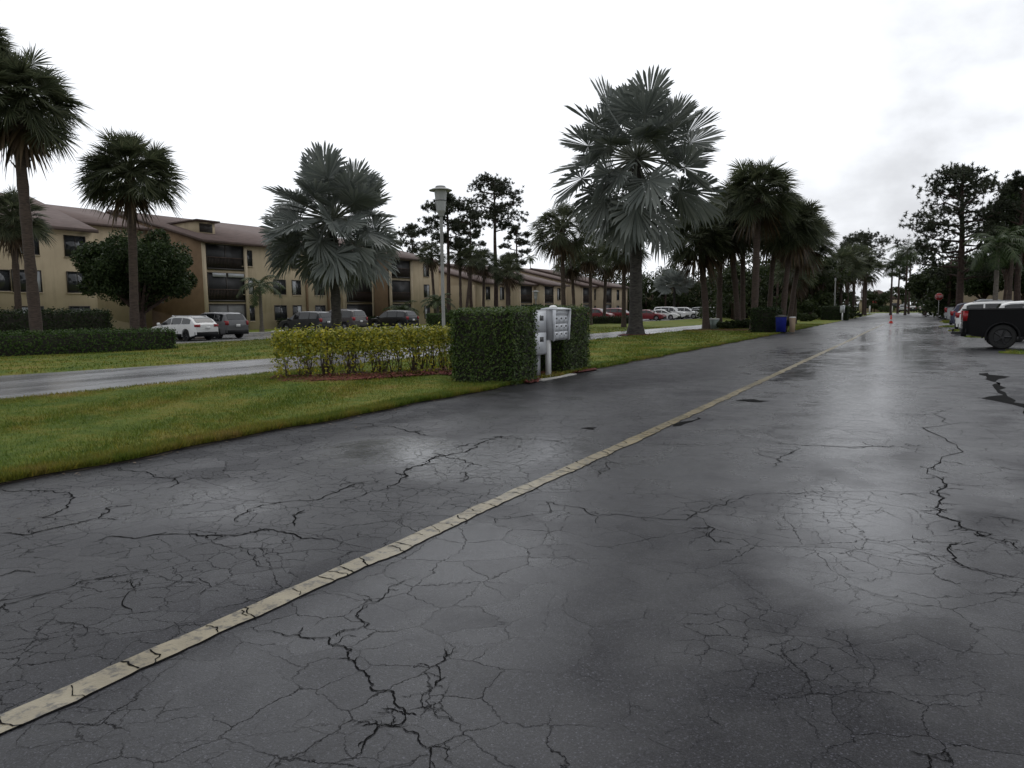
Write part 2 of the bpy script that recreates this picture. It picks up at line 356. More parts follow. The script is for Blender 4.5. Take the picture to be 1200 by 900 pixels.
mx = wn('ShaderNodeMix', data_type='RGBA'); t.links.new(amt, mx.inputs[0])
mx.inputs[6].default_value = (11.2, 11.5, 12.0, 1); mx.inputs[7].default_value = (6.9, 7.05, 7.4, 1)
front = wn('ShaderNodeMapRange', interpolation_type='SMOOTHSTEP'); t.links.new(wm('ADD', wm('MULTIPLY', sp.outputs[0], -.34), wm('MULTIPLY', sp.outputs[1], .94)), front.inputs['Value'])
front.inputs['From Min'].default_value = -.55; front.inputs['From Max'].default_value = .45; front.inputs['To Min'].default_value = .64; front.inputs['To Max'].default_value = 1.0   # the overcast is thinner and brighter on the sun's side
br = wn('ShaderNodeVectorMath', operation='SCALE'); t.links.new(mx.outputs[2], br.inputs[0]); up = wn('ShaderNodeMapRange', interpolation_type='SMOOTHSTEP'); t.links.new(sp.outputs[2], up.inputs['Value'])
up.inputs['From Min'].default_value = .42; up.inputs['From Max'].default_value = .72; up.inputs['To Min'].default_value = 1.0; up.inputs['To Max'].default_value = .84   # thicker cloud overhead
t.links.new(wm('MULTIPLY', front.outputs[0], up.outputs[0]), br.inputs['Scale'])
mx2 = wn('ShaderNodeMix', data_type='RGBA'); mx2.inputs[0].default_value = .96; t.links.new(sky.outputs[0], mx2.inputs[6]); t.links.new(br.outputs[0], mx2.inputs[7])
t.links.new(mx2.outputs[2], bg.inputs['Color']); t.links.new(bg.outputs[0], out.inputs['Surface'])
sl = bpy.data.lights.new('sun', 'SUN'); sl.energy = .5; sl.angle = R_(40); sl.color = (1, .97, .92)
so = bpy.data.objects.new('sun', sl); COL.objects.link(so); so.location = (0, 0, 60)
sd = Vector((math.sin(SUN_AZ)*math.cos(SUN_EL), math.cos(SUN_AZ)*math.cos(SUN_EL), math.sin(SUN_EL)))
so.rotation_euler = sd.to_track_quat('Z', 'Y').to_euler()
vs = sc.view_settings; vs.view_transform = 'Standard'; vs.look = 'None'; vs.gamma = 1; vs.exposure = 0
sc.cycles.max_bounces = 6; sc.cycles.diffuse_bounces = 3; sc.cycles.transmission_bounces = 4; sc.cycles.use_denoising = True

# ------------------------------------------------------------------ ground, road, street
def sheet(name, pts, z, m, kind='structure'):
    mb = MB(); mb.add([(p[0], p[1], z) for p in pts]); mb.ng.append((list(range(len(pts))), 0))
    o = mb.build(name, m); tag(o, kind=kind); return o
mb = MB(); g = 1500.0; mb.add([(-g, -g, -.03), (g, -g, -.03), (g, g, -.03), (-g, g, -.03)], q=[(0, 1, 2, 3)]); tag(mb.build('ground', 'turf'), kind='structure')

def jag(pts, rough=.06, it=3, seed=0):
    r = np.random.default_rng(seed); p = [np.array(q[:2], float) for q in pts]
    for k in range(it):
        q = [p[0]]
        for a, b in zip(p[:-1], p[1:]):
            d = b-a; q += [(a+b)/2+np.array([-d[1], d[0]])*r.normal(0, rough*1.6), b]
        p = q
    return np.array(p)
def ribbon(mb, pts, w, z, mi, seed=0, taper=True):
    r = np.random.default_rng(seed+50); d = nrm(np.gradient(pts, axis=0)); n = np.stack([-d[:, 1], d[:, 0]], 1)
    k = len(pts); u = np.linspace(0, 1, k); ww = w*(r.uniform(.45, 1.3, k))*(np.minimum(1, 5*np.minimum(u+.06, 1-u+.01)) if taper else 1)
    a = pts+n*ww[:, None]/2; b = pts-n*ww[:, None]/2
    V = np.concatenate([np.c_[a, np.full(k, z)], np.c_[b, np.full(k, z)]])
    mb.add(V, q=[(i, i+1, k+i+1, k+i) for i in range(k-1)], mi=mi)
road = MB()
RL, RR = -7.72, 2.0
ys = np.concatenate([np.arange(-12, 30, .5), np.arange(30, 166, 3)])
xl = RL+.05*np.sin(ys*1.7)+.03*np.sin(ys*4.1+1)-np.clip((ys-43)/110, 0, 2)*1.4
V = np.concatenate([np.c_[xl, ys, 0*ys], np.c_[np.full(len(ys), 14.0), ys, 0*ys]]); k = len(ys)
road.add(V, q=[(i, k+i, k+i+1, i+1) for i in range(k-1)])
CR = [ # main cracks, in photo columns and rows, with widths in metres
 ([(0,574),(10,576),(38,575),(80,577),(88,583),(80,594),(50,607),(68,609)], .022),
 ([(0,625),(33,627),(75,617),(115,607),(125,595),(147,592)], .024), ([(115,607),(142,610)], .012),
 ([(108,636),(140,629),(180,627),(230,626),(283,627),(310,620),(345,626),(375,632),(400,630)], .022),
 ([(130,548),(172,553),(190,560),(208,565),(200,571),(180,575)], .022), ([(208,565),(228,560),(262,560)], .015),
 ([(278,612),(290,600),(335,588),(390,578),(410,569),(455,562)], .02), ([(345,617),(344,605),(357,597)], .022),
 ([(293,735),(320,740),(350,744),(358,748),(385,747),(400,757),(412,762),(408,773),(420,785),(432,797),(436,809),(462,812),(465,827),(475,834),(467,850),(442,853),(427,870),(424,882),(405,890),(375,904)], .014),
 ([(385,747),(398,740),(420,737),(433,731),(420,725),(425,712),(450,700),(455,692),(475,680),(492,675)], .011),
 ([(467,850),(490,860),(493,872),(505,877),(504,890),(515,904)], .010), ([(505,877),(530,868)], .006),
 ([(521,760),(524,768),(511,780),(516,792),(510,803),(522,808)], .011), ([(524,768),(538,764)], .007), ([(510,803),(495,815),(495,828),(515,832),(513,841),(552,850)], .007),
 ([(442,853),(436,843),(410,852)], .007), ([(436,835),(460,836),(465,827)], .006),
 ([(400,495),(455,500),(490,508),(510,512)], .026), ([(455,572),(468,564),(474,552),(495,545),(505,538),(522,534),(545,530),(560,521),(582,513),(590,511)], .034),
 ([(522,534),(505,531)], .02), ([(590,513),(640,516),(668,522)], .016), ([(522,534),(545,542),(558,545)], .02), ([(535,566),(548,558),(540,552)], .018),
 ([(455,572),(430,578),(395,592)], .014), ([(400,567),(440,567)], .014), ([(528,527),(550,520),(585,518)], .016),
 ([(567,604),(600,607),(640,588),(655,592),(700,605),(760,607),(805,610),(815,600),(850,592),(865,585),(885,579),(950,577),(1060,579),(1098,580)], .013),
 ([(1096,470),(1094,485),(1099,510),(1102,540),(1104,562),(1098,577),(1104,583),(1099,592),(1098,602),(1125,612),(1145,625),(1165,632),(1204,634)], .022),
 ([(1123,637),(1110,643),(1123,660),(1140,668),(1162,670)], .016), ([(1105,566),(1150,570)], .014), ([(1060,652),(1110,652)], .010), ([(1080,634),(1110,636),(1123,637)], .010), ([(1098,590),(1130,592)], .012),
 ([(900,520),(960,522),(1000,524),(1092,525)], .022), ([(828,616),(838,620),(838,635),(862,640)], .014), ([(1065,880),(1088,886),(1085,905)], .010), ([(1088,886),(1110,878)], .006),
 ([(0,717),(5,708),(50,697),(90,683),(130,677),(185,670)], .014), ([(155,718),(160,690),(150,678)], .012), ([(0,676),(20,668),(45,672)], .012),
 ([(90,748),(100,744),(85,730),(40,728)], .007), ([(240,630),(280,640),(300,662),(330,668)], .008), ([(225,676),(248,688),(235,698)], .010), ([(248,688),(280,680)], .007),
 ([(1160,606),(1200,612)], .012), ([(1170,548),(1204,552)], .014), ([(1000,690),(1060,702)], .006), ([(1150,695),(1204,690)], .009), ([(990,676),(1030,683)], .006),
 ([(700,560),(712,548),(720,540)], .014), ([(760,520),(830,523)], .014), ([(905,548),(915,535),(935,522)], .014),
]
for i, (pl, wd) in enumerate(CR):
    pts = jag([at(*q) for q in pl], .07, 3, i)
    ribbon(road, pts, wd*.62, .003, 1, i)
    r = random.Random(i)
    for b in range(2+int(np.sum(np.linalg.norm(np.diff(pts, axis=0), axis=1))/.22)):               # short side twigs
        k = r.randrange(2, len(pts)-2); a = pts[k]; ang = r.uniform(0, 6.28); ln = r.uniform(.03, .13)*max(1, abs(a[1])/3.5)
        tw = jag([a, a+ln*.5*np.array([math.cos(ang), math.sin(ang)]), a+ln*np.array([math.cos(ang+r.uniform(-.7, .7)), math.sin(ang+r.uniform(-.7, .7))])], .12, 2, i*31+b)
        ribbon(road, tw, wd*.42, .002, 1, i+b)
for poly in ([(1147,439),(1158,437),(1184,441.5),(1171,444),(1172,452),(1180,463),(1190,469),(1204,475),(1204,488),(1186,474),(1176,463),(1164,453),(1162,447)],
             [(789,500),(797,494.5),(817,489),(811,494.5),(798,499)], [(862,469.5),(885,468),(902,470),(885,471.5)], [(680,502),(700,501),(698,504)]):
    q = np.array([at(*p) for p in poly]); q = jag(list(q)+[q[0]], .05, 2, 3)[:-1]
    road.add(np.c_[q, np.full(len(q), .0035)]); road.ng.append((list(range(road.n-len(q), road.n)), 1))
ro = road.build('asphalt_road', ['asphalt', 'crack']); tag(ro, kind='structure')
# centre line: ragged strip of paint broken by cross cracks
ln = MB(); ys = np.arange(.2, 70, .06); r = np.random.default_rng(3)
def lw(seed, a):
    z = np.random.default_rng(seed).normal(0, 1, len(ys)); z = np.convolve(z, np.ones(5)/5, 'same'); return z*a
ya = at(0, 868)[1]
x0 = -3.19+.02*np.sin(ys*.21)-np.clip((ys-20)/40, 0, 2)*.25; x1 = x0+.155+lw(5, .024); x0 = x0+lw(4, .012); k = len(ys)
ln.add(np.concatenate([np.c_[x0, ys, np.full(k, .005)], np.c_[x1, ys, np.full(k, .005)]]), q=[(i, k+i, k+i+1, i+1) for i in range(k-1)])
yy = .5
while yy < 16:
    i = int((yy-.2)/.06); a = (x0[i]+r.uniform(-.01, .03), yy+r.uniform(-.05, .05)); b = (x1[i]+r.uniform(-.02, .03), yy+r.uniform(-.12, .05))
    if r.uniform() < .15: b = (a[0]+(b[0]-a[0])*.55, b[1])
    ribbon(ln, jag([a, b], .07, 3, int(yy*100)), r.uniform(.004, .009)*(1+yy*.08), .0075, 1, int(yy*10), False); yy += r.uniform(.09, .30)
e = np.c_[x1+.004, ys][: int(16/.06)]; ribbon(ln, e, .012, .0045, 1, 9, False)
tag(ln.build('road_line', ['line', 'crack']), kind='structure')

# the second street, the lot and their edges
sheet('side_street', [(-15.9, -8), (-15.4, 10), (-15.3, 36), (-14.9, 52), (-14.4, 160), (-18.0, 160), (-18.6, 66), (-19.2, 44), (-20.4, 18), (-22.2, 9), (-24.5, -8)], .004, 'street')
sheet('parking_lot', [(-35.6, -10), (-35.8, 60), (-29.8, 90), (-29.5, 165), (-46.8, 165), (-46.8, -10)], 0.0, 'street')
mb = MB(); mb.box((-35.65, 24.5, -.03), (-35.4, 62, .09)); mb.box((-46.95, -8, -.03), (-46.8, 120, .12)); tag(mb.build('kerb', 'concrete'), kind='structure')
sheet('cross_street', [(-60, 163), (-60, 174), (60, 174), (60, 163)], .004, 'street')

def lawn(name, x0, x1, y0, y1, h=.045, n=(28, 120)):
    xs = np.linspace(0, 1, n[0]); ys = np.linspace(y0, y1, n[1]); X, Y = np.meshgrid(xs, ys, indexing='ij')
    a = np.array([x0(y) for y in ys]); b = np.array([x1(y) for y in ys])
    XX = a[None]+(b-a)[None]*X
    e = np.clip(np.minimum(X, 1-X)*(b-a)[None]/.12, 0, 1)
    Zz = -.01+h*e+.012*np.sin(XX*2.1+Y*.7)*e+.008*np.sin(XX*5+Y*3.3)*e
    mb = MB(); N0, N1 = n
    idx = np.arange(N0*N1).reshape(N0, N1)
    q = np.stack([idx[:-1, :-1], idx[1:, :-1], idx[1:, 1:], idx[:-1, 1:]], -1).reshape(-1, 4)
    mb.add(np.stack([XX, Y, Zz], -1).reshape(-1, 3), q=q); o = mb.build(name, 'turf', smooth=True, ang=180); tag(o, kind='structure'); return o
def road_left(y): return RL+.05*math.sin(y*1.7)+.03*math.sin(y*4.1+1)-min(2, max(0, (y-43)/110))*1.4
lawn('lawn', lambda y: np.interp(y, [-8, 10, 36, 52, 160], [-15.9, -15.4, -15.3, -14.9, -14.4]), lambda y: road_left(y)+.02, -2, 158, n=(30, 400))
lawn('far_lawn', lambda y: np.interp(y, [-8, 60, 90, 160], [-35.4, -35.4, -29.7, -29.5]), lambda y: np.interp(y, [-8, 9, 18, 44, 66, 160], [-24.5, -22.2, -20.4, -19.2, -18.6, -18.0]), -6, 160, n=(30, 120))
lawn('garden_lawn', lambda y: -58, lambda y: -46.95, -6, 120, n=(20, 60))
# grass blades
def blades(px_y):
    V = []
    for (x0f, x1f, y0, y1, dens, hgt, wid, edge) in px_y:
        n = int((y1-y0)*8*dens); y = rng.uniform(y0, y1, n)
        a = np.array([x0f(q) for q in y]); b = np.array([x1f(q) for q in y]); u = rng.uniform(0, 1, n)
        if edge: u = 1-u**2*.06
        x = a+(b-a)*u
        keep = (x*_R0[0]+y*_R0[1])/(x*-math.sin(YAW)+y*math.cos(YAW)+1e-6) > -.78
        x, y = x[keep], y[keep]; n = len(x); an = rng.uniform(0, 6.28, n); h = hgt*rng.uniform(.5, 1.25, n); le = rng.uniform(.1, .9, n)*h; la = rng.uniform(0, 6.28, n)
        z0 = .018+0*x; w_ = wid*rng.uniform(.6, 1.3, n)
        A = np.stack([x-np.cos(an)*w_, y-np.sin(an)*w_, z0], 1); B = np.stack([x+np.cos(an)*w_, y+np.sin(an)*w_, z0], 1); C = np.stack([x+np.cos(la)*le, y+np.sin(la)*le, z0+h], 1)
        V.append(np.stack([A, B, C], 1).reshape(-1, 3))
    V = np.concatenate(V); mb = MB(); mb.add(V, t=np.arange(len(V)).reshape(-1, 3)); return mb
lx = lambda y: np.interp(y, [-8, 10, 36, 52, 160], [-15.9, -15.4, -15.3, -14.9, -14.4]); rx = lambda y: road_left(y)
tag(blades([(lx, rx, 2.5, 9, 1300, .055, .0055, False), (lx, rx, 9, 16, 650, .06, .009, False), (lx, rx, 16, 30, 260, .06, .016, False), (lx, rx, 30, 70, 70, .07, .03, False),
            (lx, lambda y: rx(y)+.05, 1.5, 14, 420, .085, .006, True), (lx, rx, 14, 60, 60, .07, .02, True)]).build('lawn_grass', 'blade'), kind='stuff', label='short mown grass of the lawn strip beside the asphalt')
mb = MB(); pts = np.array([(road_left(y)+.03+.02*math.sin(y*9), y) for y in np.arange(-2, 100, .12)]); ribbon(mb, pts, .15, .0055, 0, 4, False); tag(mb.build('soil_edge', 'soil'), kind='structure')

n = 420; r = np.random.default_rng(77); y = 2+38*r.uniform(0, 1, n)**1.6; x = np.array([road_left(q) for q in y])+np.abs(r.normal(0, .35, n))*np.where(r.uniform(0, 1, n) < .12, 4, .6); an = r.uniform(0, 6.28, n); L = r.uniform(.012, .035, n)
d = np.stack([np.cos(an), np.sin(an), r.uniform(-.1, .3, n)], 1)*L[:, None]; e = np.stack([-np.sin(an), np.cos(an), r.uniform(-.2, .2, n)], 1)*L[:, None]*.4; c = np.c_[x, y, np.full(n, .014)]
mb = MB(); mb.add(np.stack([c-d, c+e, c+d, c-e], 1).reshape(-1, 3), q=np.arange(4*n).reshape(-1, 4)); tag(mb.build('leaf_litter', 'sabal_dead'), kind='stuff', label='bits of fallen leaf along the edge of the asphalt')
fx0 = lambda y: np.interp(y, [-8, 60], [-35.3, -35.3]); fx1 = lambda y: np.interp(y, [-8, 9, 18, 44, 66, 160], [-24.5, -22.2, -20.4, -19.2, -18.6, -18.0])
tag(blades([(fx0, fx1, 5, 30, 110, .07, .022, False), (fx0, fx1, 30, 60, 50, .08, .035, False)]).build('far_lawn_grass', 'blade'), kind='stuff', label='short mown grass between the side street and the parking lot')
# ------------------------------------------------------------------ leaves and trees
def fan_leaf(mb, O, D, Lp, Rb, nseg, span=4.6, fold=.35, droop=.2, bend=.3, solid=.5, pet=True, r=rng, mi=0, pmi=1, pr=.03):
    B = O+D*Lp+np.array([0, 0, -bend*.25*Lp]); D2 = nrm(D+np.array([0, 0, -bend]))
    e2 = np.cross(D2, ZUP); e2 = nrm(e2) if np.linalg.norm(e2) > .05 else np.array([1.0, 0, 0]); e3 = np.cross(e2, D2)
    tw = r.normal(0, .55); e2, e3 = e2*math.cos(tw)+e3*math.sin(tw), e3*math.cos(tw)-e2*math.sin(tw)
    a = np.linspace(-span/2, span/2, nseg)+r.normal(0, .02, nseg); ca, sa = np.cos(a)[:, None], np.sin(a)[:, None]
    s = nrm(ca*D2+sa*e2+fold*np.abs(sa)*e3); per = -sa*D2+ca*e2
    L = (Rb*(.70+.30*np.cos(a/1.35))*r.uniform(.86, 1.06, nseg))[:, None]; da = span/nseg
    r1, r2 = L*solid, L*(solid+(1-solid)*.55); w1 = r1*da*.54; w2 = w1*.72
    pl = e3*(.035*Rb)*np.where(np.arange(nseg) % 2, 1, -1)[:, None]
    dz = (droop*r.uniform(.5, 1.5, nseg))[:, None]*ZUP
    def g(x, f): return x-dz*Rb*f
    V = np.stack([np.repeat(B[None], nseg, 0), g(B+s*r1-per*w1+pl*.6, solid**2), g(B+s*r1+per*w1-pl*.2, solid**2),
                  g(B+s*r2-per*w2+pl*.3, .6), g(B+s*r2+per*w2, .6), g(B+s*L, 1.15)], 1).reshape(-1, 3)
    k = np.arange(nseg)*6
    mb.add(V, q=np.stack([k+1, k+2, k+4, k+3], 1), t=np.concatenate([np.stack([k, k+2, k+1], 1), np.stack([k+3, k+4, k+5], 1)]), mi=mi)
    if pet:
        mid = O+D*Lp*.5+np.array([0, 0, -bend*.05*Lp]); mb.tube([O, mid, B], [pr*1.5, pr, pr*.7], 4, False, mi=pmi)
def trunk_mesh(H, r0, r1, lean=(0, 0), curve=0.0, boots=False, rings=True, sides=12, r=rng, flare=1.35):
    mb = MB(); n = max(8, int(H*3)); u = np.linspace(0, 1, n)
    x = lean[0]*(u+curve*u*(1-u)*4*.3); y = lean[1]*u
    rad = (r0+(r1-r0)*u)*(1+(flare-1)*np.exp(-u*H*1.6))
    if rings: rad = rad*(1+.05*np.sin(u*n*1.9)+r.normal(0, .035, n))
    mb.tube(np.c_[x, y, u*H-.05], rad, sides)
    if boots:                                   # crossed old leaf bases below the crown
        for i in range(boots):
            z = H*r.uniform(.72, 1.0); a = r.uniform(0, 6.28); f = z/H; c = np.array([lean[0]*f, lean[1]*f, z]); d = np.array([math.cos(a), math.sin(a), 1.2])
            mb.tube([c+d*np.array([r1*.8, r1*.8, 0]), c+d*np.array([r1*2.0, r1*2.0, .28])], [.06, .02], 4)
    return mb, np.array([lean[0], lean[1], H])
def sabal(name, label, px, dep, cy, Rm, lean_px=0, n=70, dead=6, seed=0, rt=.17, group=None, mats='sabal', loc=None, tmat='trunk', seg=25, droop=.15, boots=26, cat='palm tree', low=-.66):
    r = np.random.default_rng(seed+100); p = P(px, dep) if loc is None else np.array(loc); H = Z(px, cy, dep)
    lean = _R0[:2]*(lean_px/FPX*dep); o = thing(name, label, cat, p, 0, group)
    tb, top = trunk_mesh(H, rt, rt*.85, lean, r.uniform(-.6, .6), boots, r=r); tb.build('trunk', tmat, o, True)
    mb = MB()
    for i in range(n):
        u = (i+.5)/n; el = math.asin(1-u*(1-low)) if u < 1 else 0; el = max(-1.25, min(1.5, el+r.normal(0, .12))); az = i*2.39996+r.normal(0, .2)
        D = np.array([math.cos(az)*math.cos(el), math.sin(az)*math.cos(el), math.sin(el)])
        s = r.uniform(.82, 1.12)*(1-.12*max(0, math.sin(el)))
        fan_leaf(mb, top, D, Rm*.60*s, Rm*.40*s, int(seg*1.6), 5.3, .25, droop*(1+.5*(el < 0)), .30, .38, True, r)
    mb.build('crown', [mats, 'petgreen'], o)
    if dead:
        db = MB()
        for i in range(dead):
            az = i*2.4+r.uniform(0, 1); el = r.uniform(-1.35, -.95); D = np.array([math.cos(az)*math.cos(el), math.sin(az)*math.cos(el), math.sin(el)])
            fan_leaf(db, top+np.array([0, 0, -.15]), D, Rm*.35, Rm*.5, 14, 3.0, .7, .5, .4, .4, True, r)
        db.build('dead_frond', ['sabal_dead', 'sabal_dead'], o)
    return o
def bismarck(name, label, px, dep, cy, Rm, n, seed, rt, low=-.85, lean_px=0, tmat='bistrunk', seg=34, dead=0):
    r = np.random.default_rng(seed); p = P(px, dep); H = Z(px, cy, dep); o = thing(name, label, 'palm tree', p)
    lean = _R0[:2]*(lean_px/FPX*dep)
    tb, top = trunk_mesh(H-.3, rt, rt*.72, lean, 0, 14, sides=14, r=r, flare=1.6); tb.build('trunk', tmat, o, True)
    mb = MB()
    for i in range(n):
        u = (i+.5)/n; el = math.asin(max(-1, .985-u*(.985-low))); el += r.normal(0, .07); az = i*2.39996+r.normal(0, .15)
        D = np.array([math.cos(az)*math.cos(el), math.sin(az)*math.cos(el), math.sin(el)]); s = (r.uniform(.84, 1.08) if i % 3 else r.uniform(.45, .8))*(1-.03*max(0, math.sin(el)))
        fan_leaf(mb, top, D, Rm*.60*s, Rm*.385*s, int(seg*1.45), 5.6, r.uniform(.05, .35), .04 if el > -.2 else .22, .12 if el > 0 else .45, .72, True, r, pr=.045)
    mb.build('crown', [('bis'), 'petiole'], o)
    return o
def feather(name, label, px, dep, cy, Lf, n=13, seed=0, rt=.13, mats='feather', tmat='trunkgrey', group=None, shaft=False, low=-.2):
    r = np.random.default_rng(seed); p = P(px, dep); H = Z(px, cy, dep); o = thing(name, label, 'palm tree', p, 0, group)
    tb, top = trunk_mesh(H, rt, rt*.7, (0, 0), 0, False, r=r); tb.build('trunk', tmat, o, True)
    mb = MB()
    for i in range(n):
        u = (i+.5)/n; el = 1.35-u*(1.35-low)+r.normal(0, .1); az = i*2.39996; h = np.array([math.cos(az), math.sin(az), 0]); L = Lf*r.uniform(.85, 1.1)
        s = np.linspace(0, 1, 12); ang = el-s*1.55; st = L/11
        pts = top+np.cumsum(np.concatenate([[np.zeros(3)], (h[None]*np.cos(ang)[1:, None]+ZUP*np.sin(ang)[1:, None])*st]), 0)
        mb.tube(pts, np.linspace(.035, .008, 12), 4, False, mi=1)
        m = 30; ss = np.linspace(.12, .99, m); pp = np.stack([np.interp(ss, s, pts[:, k]) for k in range(3)], 1); tg = nrm(np.stack([np.interp(ss, s, np.gradient(pts[:, k])) for k in range(3)], 1))
        sd_ = nrm(np.cross(tg, ZUP)+1e-3)
        for sg in (-1, 1):
            ll = (Lf*.30*np.sin(np.pi*(.15+.8*ss))**.7*r.uniform(.8, 1.1, m))[:, None]
            d = nrm(sd_*sg+tg*.6+r.normal(0, .15, (m, 3))); A = pp-tg*.035; B = pp+tg*.035; C = pp+d*ll*.6-ZUP*ll*.12; C2 = C+tg*.035; T = pp+d*ll-ZUP*ll*.55
            V = np.stack([A, B, C2, C-tg*.02, T], 1).reshape(-1, 3); k = np.arange(m)*5
            mb.add(V, q=np.stack([k, k+1, k+2, k+3], 1), t=np.stack([k+3, k+2, k+4], 1))
    mb.build('crown', [mats, 'petgreen'], o); return o
def leaf_cloud(mb, C, Rr, per, size, r, squash=1.0, mi=0, shell=.55):
    C = np.asarray(C); m = len(C); n = m*per; c = np.repeat(C, per, 0); R0 = np.repeat(np.asarray(Rr), per)
    d = nrm(r.normal(0, 1, (n, 3))); rad = R0*(shell+(1-shell)*r.uniform(0, 1, n)**.6)*r.uniform(.92, 1.12, n)
    p = c+d*rad[:, None]*np.array([1, 1, squash]); u = nrm(r.normal(0, 1, (n, 3))); v = nrm(np.cross(u, d*.6+r.normal(0, .6, (n, 3))))
    s = (size*r.uniform(.6, 1.3, n))[:, None]
    V = np.stack([p-u*s, p+v*s*.45, p+u*s, p-v*s*.45], 1).reshape(-1, 3); mb.add(V, q=np.arange(4*n).reshape(-1, 4), mi=mi)
def broadleaf(name, label, px, dep, topy, width_px, boty, seed, mats='broad', per=420, leaf=.16, nc=26, cat='tree', trunk_h=None, group=None, loc=None):
    r = np.random.default_rng(seed); p = P(px, dep) if loc is None else np.array(loc); zt, zb = Z(px, topy, dep), max(.3, Z(px, boty, dep)); wd = width_px/FPX*dep/2
    o = thing(name, label, cat, p, 0, group); hc = (zt-zb)/2; zc = (zt+zb)/2
    C = []; Rr = []
    for i in range(nc):
        d = nrm(r.normal(0, 1, 3)); q = r.uniform(.45, .82); rr = r.uniform(.16, .38)*min(wd, hc*1.2)
        C.append(np.array([d[0]*(wd-rr)*q*1.15, d[1]*(wd-rr)*q*1.15, zc+d[2]*(hc-rr*.8)*q*1.2])); Rr.append(rr)
    tb = MB(); tr = max(.09, wd*.05); tb.tube([(0, 0, -.05), (.1, 0, zb*.7), (0, .1, zc-hc*.3)], [tr*1.5, tr, tr*.8], 8)
    for c in C[::2]: tb.tube([(0, .05, zb*.8+.2), c*.5+np.array([0, 0, zb*.4]), c], [tr*.6, tr*.35, .02], 5, False)
    tb.build('trunk', 'pinebark', o, True)
    mb = MB(); leaf_cloud(mb, C, Rr, per, leaf, r, .9); leaf_cloud(mb, [(0, 0, zc)], [min(wd, hc)*.8], per*3, leaf*1.3, r, hc/max(min(wd, hc), .1), shell=.2)
    mb.build('crown', mats, o); return o
def pine(name, label, px, dep, topy, width_px, crown_boty, seed, rt=.22, nb=15, tuft=.34, lean_px=0, group=None, dense=11):
    r = np.random.default_rng(seed); p = P(px, dep); H = Z(px, topy, dep); h0 = Z(px, crown_boty, dep); W = width_px/FPX*dep/2
    o = thing(name, label, 'pine tree', p, 0, group); lean = _R0[:2]*(lean_px/FPX*dep)
    tb = MB(); u = np.linspace(0, 1, 14); wob = np.cumsum(r.normal(0, .05, 14)); tp = np.c_[lean[0]*u+wob*.6, lean[1]*u, u*(H-.4)-.05]
    tb.tube(tp, rt*(1-.75*u**1.4), 8); T = []
    for i in range(nb):
        f = h0+(H-.5-h0)*(i+.3)/nb; az = i*2.4+r.uniform(-.4, .4); prof = math.sin(math.pi*min(.97, .18+.72*(i+.5)/nb))**.8
        L = W*prof*r.uniform(.65, 1.1); b0 = np.array([np.interp(f, tp[:, 2], tp[:, 0]), np.interp(f, tp[:, 2], tp[:, 1]), f]); h = np.array([math.cos(az), math.sin(az), 0])
        m1 = b0+h*L*.5+ZUP*r.uniform(-.05, .25)*L; e = b0+h*L+ZUP*r.uniform(.05, .5)*L*.7
        tb.tube([b0, m1, e], [rt*.36, rt*.2, rt*.08], 5, False)
        for j in range(4):
            c = m1+(e-m1)*r.uniform(0, 1); q = c+np.array([r.normal(0, .28), r.normal(0, .28), r.uniform(0, .32)])*L*.8; tb.tube([c, q], [rt*.10, rt*.05], 4, False); T.append(q)
        T.append(e)
    T += [tp[-1]+np.array([r.normal(0, .3), r.normal(0, .3), r.uniform(-.3, .4)]) for _ in range(4)]
    tb.build('trunk', 'pinebark', o, True)
    T = np.repeat(np.array(T), dense, 0); T = T+r.normal(0, 1, T.shape)*np.array([.36, .36, .20])*W/3.0
    k = 20; c = np.repeat(T, k, 0); d = nrm(r.normal(0, 1, c.shape)+np.array([0, 0, .35])); sd_ = nrm(np.cross(d, r.normal(0, 1, c.shape))); L = (tuft*r.uniform(.6, 1.2, len(c)))[:, None]
    V = np.stack([c-sd_*L*.13, c+sd_*L*.13, c+d*L], 1).reshape(-1, 3)
    mb = MB(); mb.add(V, t=np.arange(len(V)).reshape(-1, 3)); mb.build('crown', 'pine', o); return o
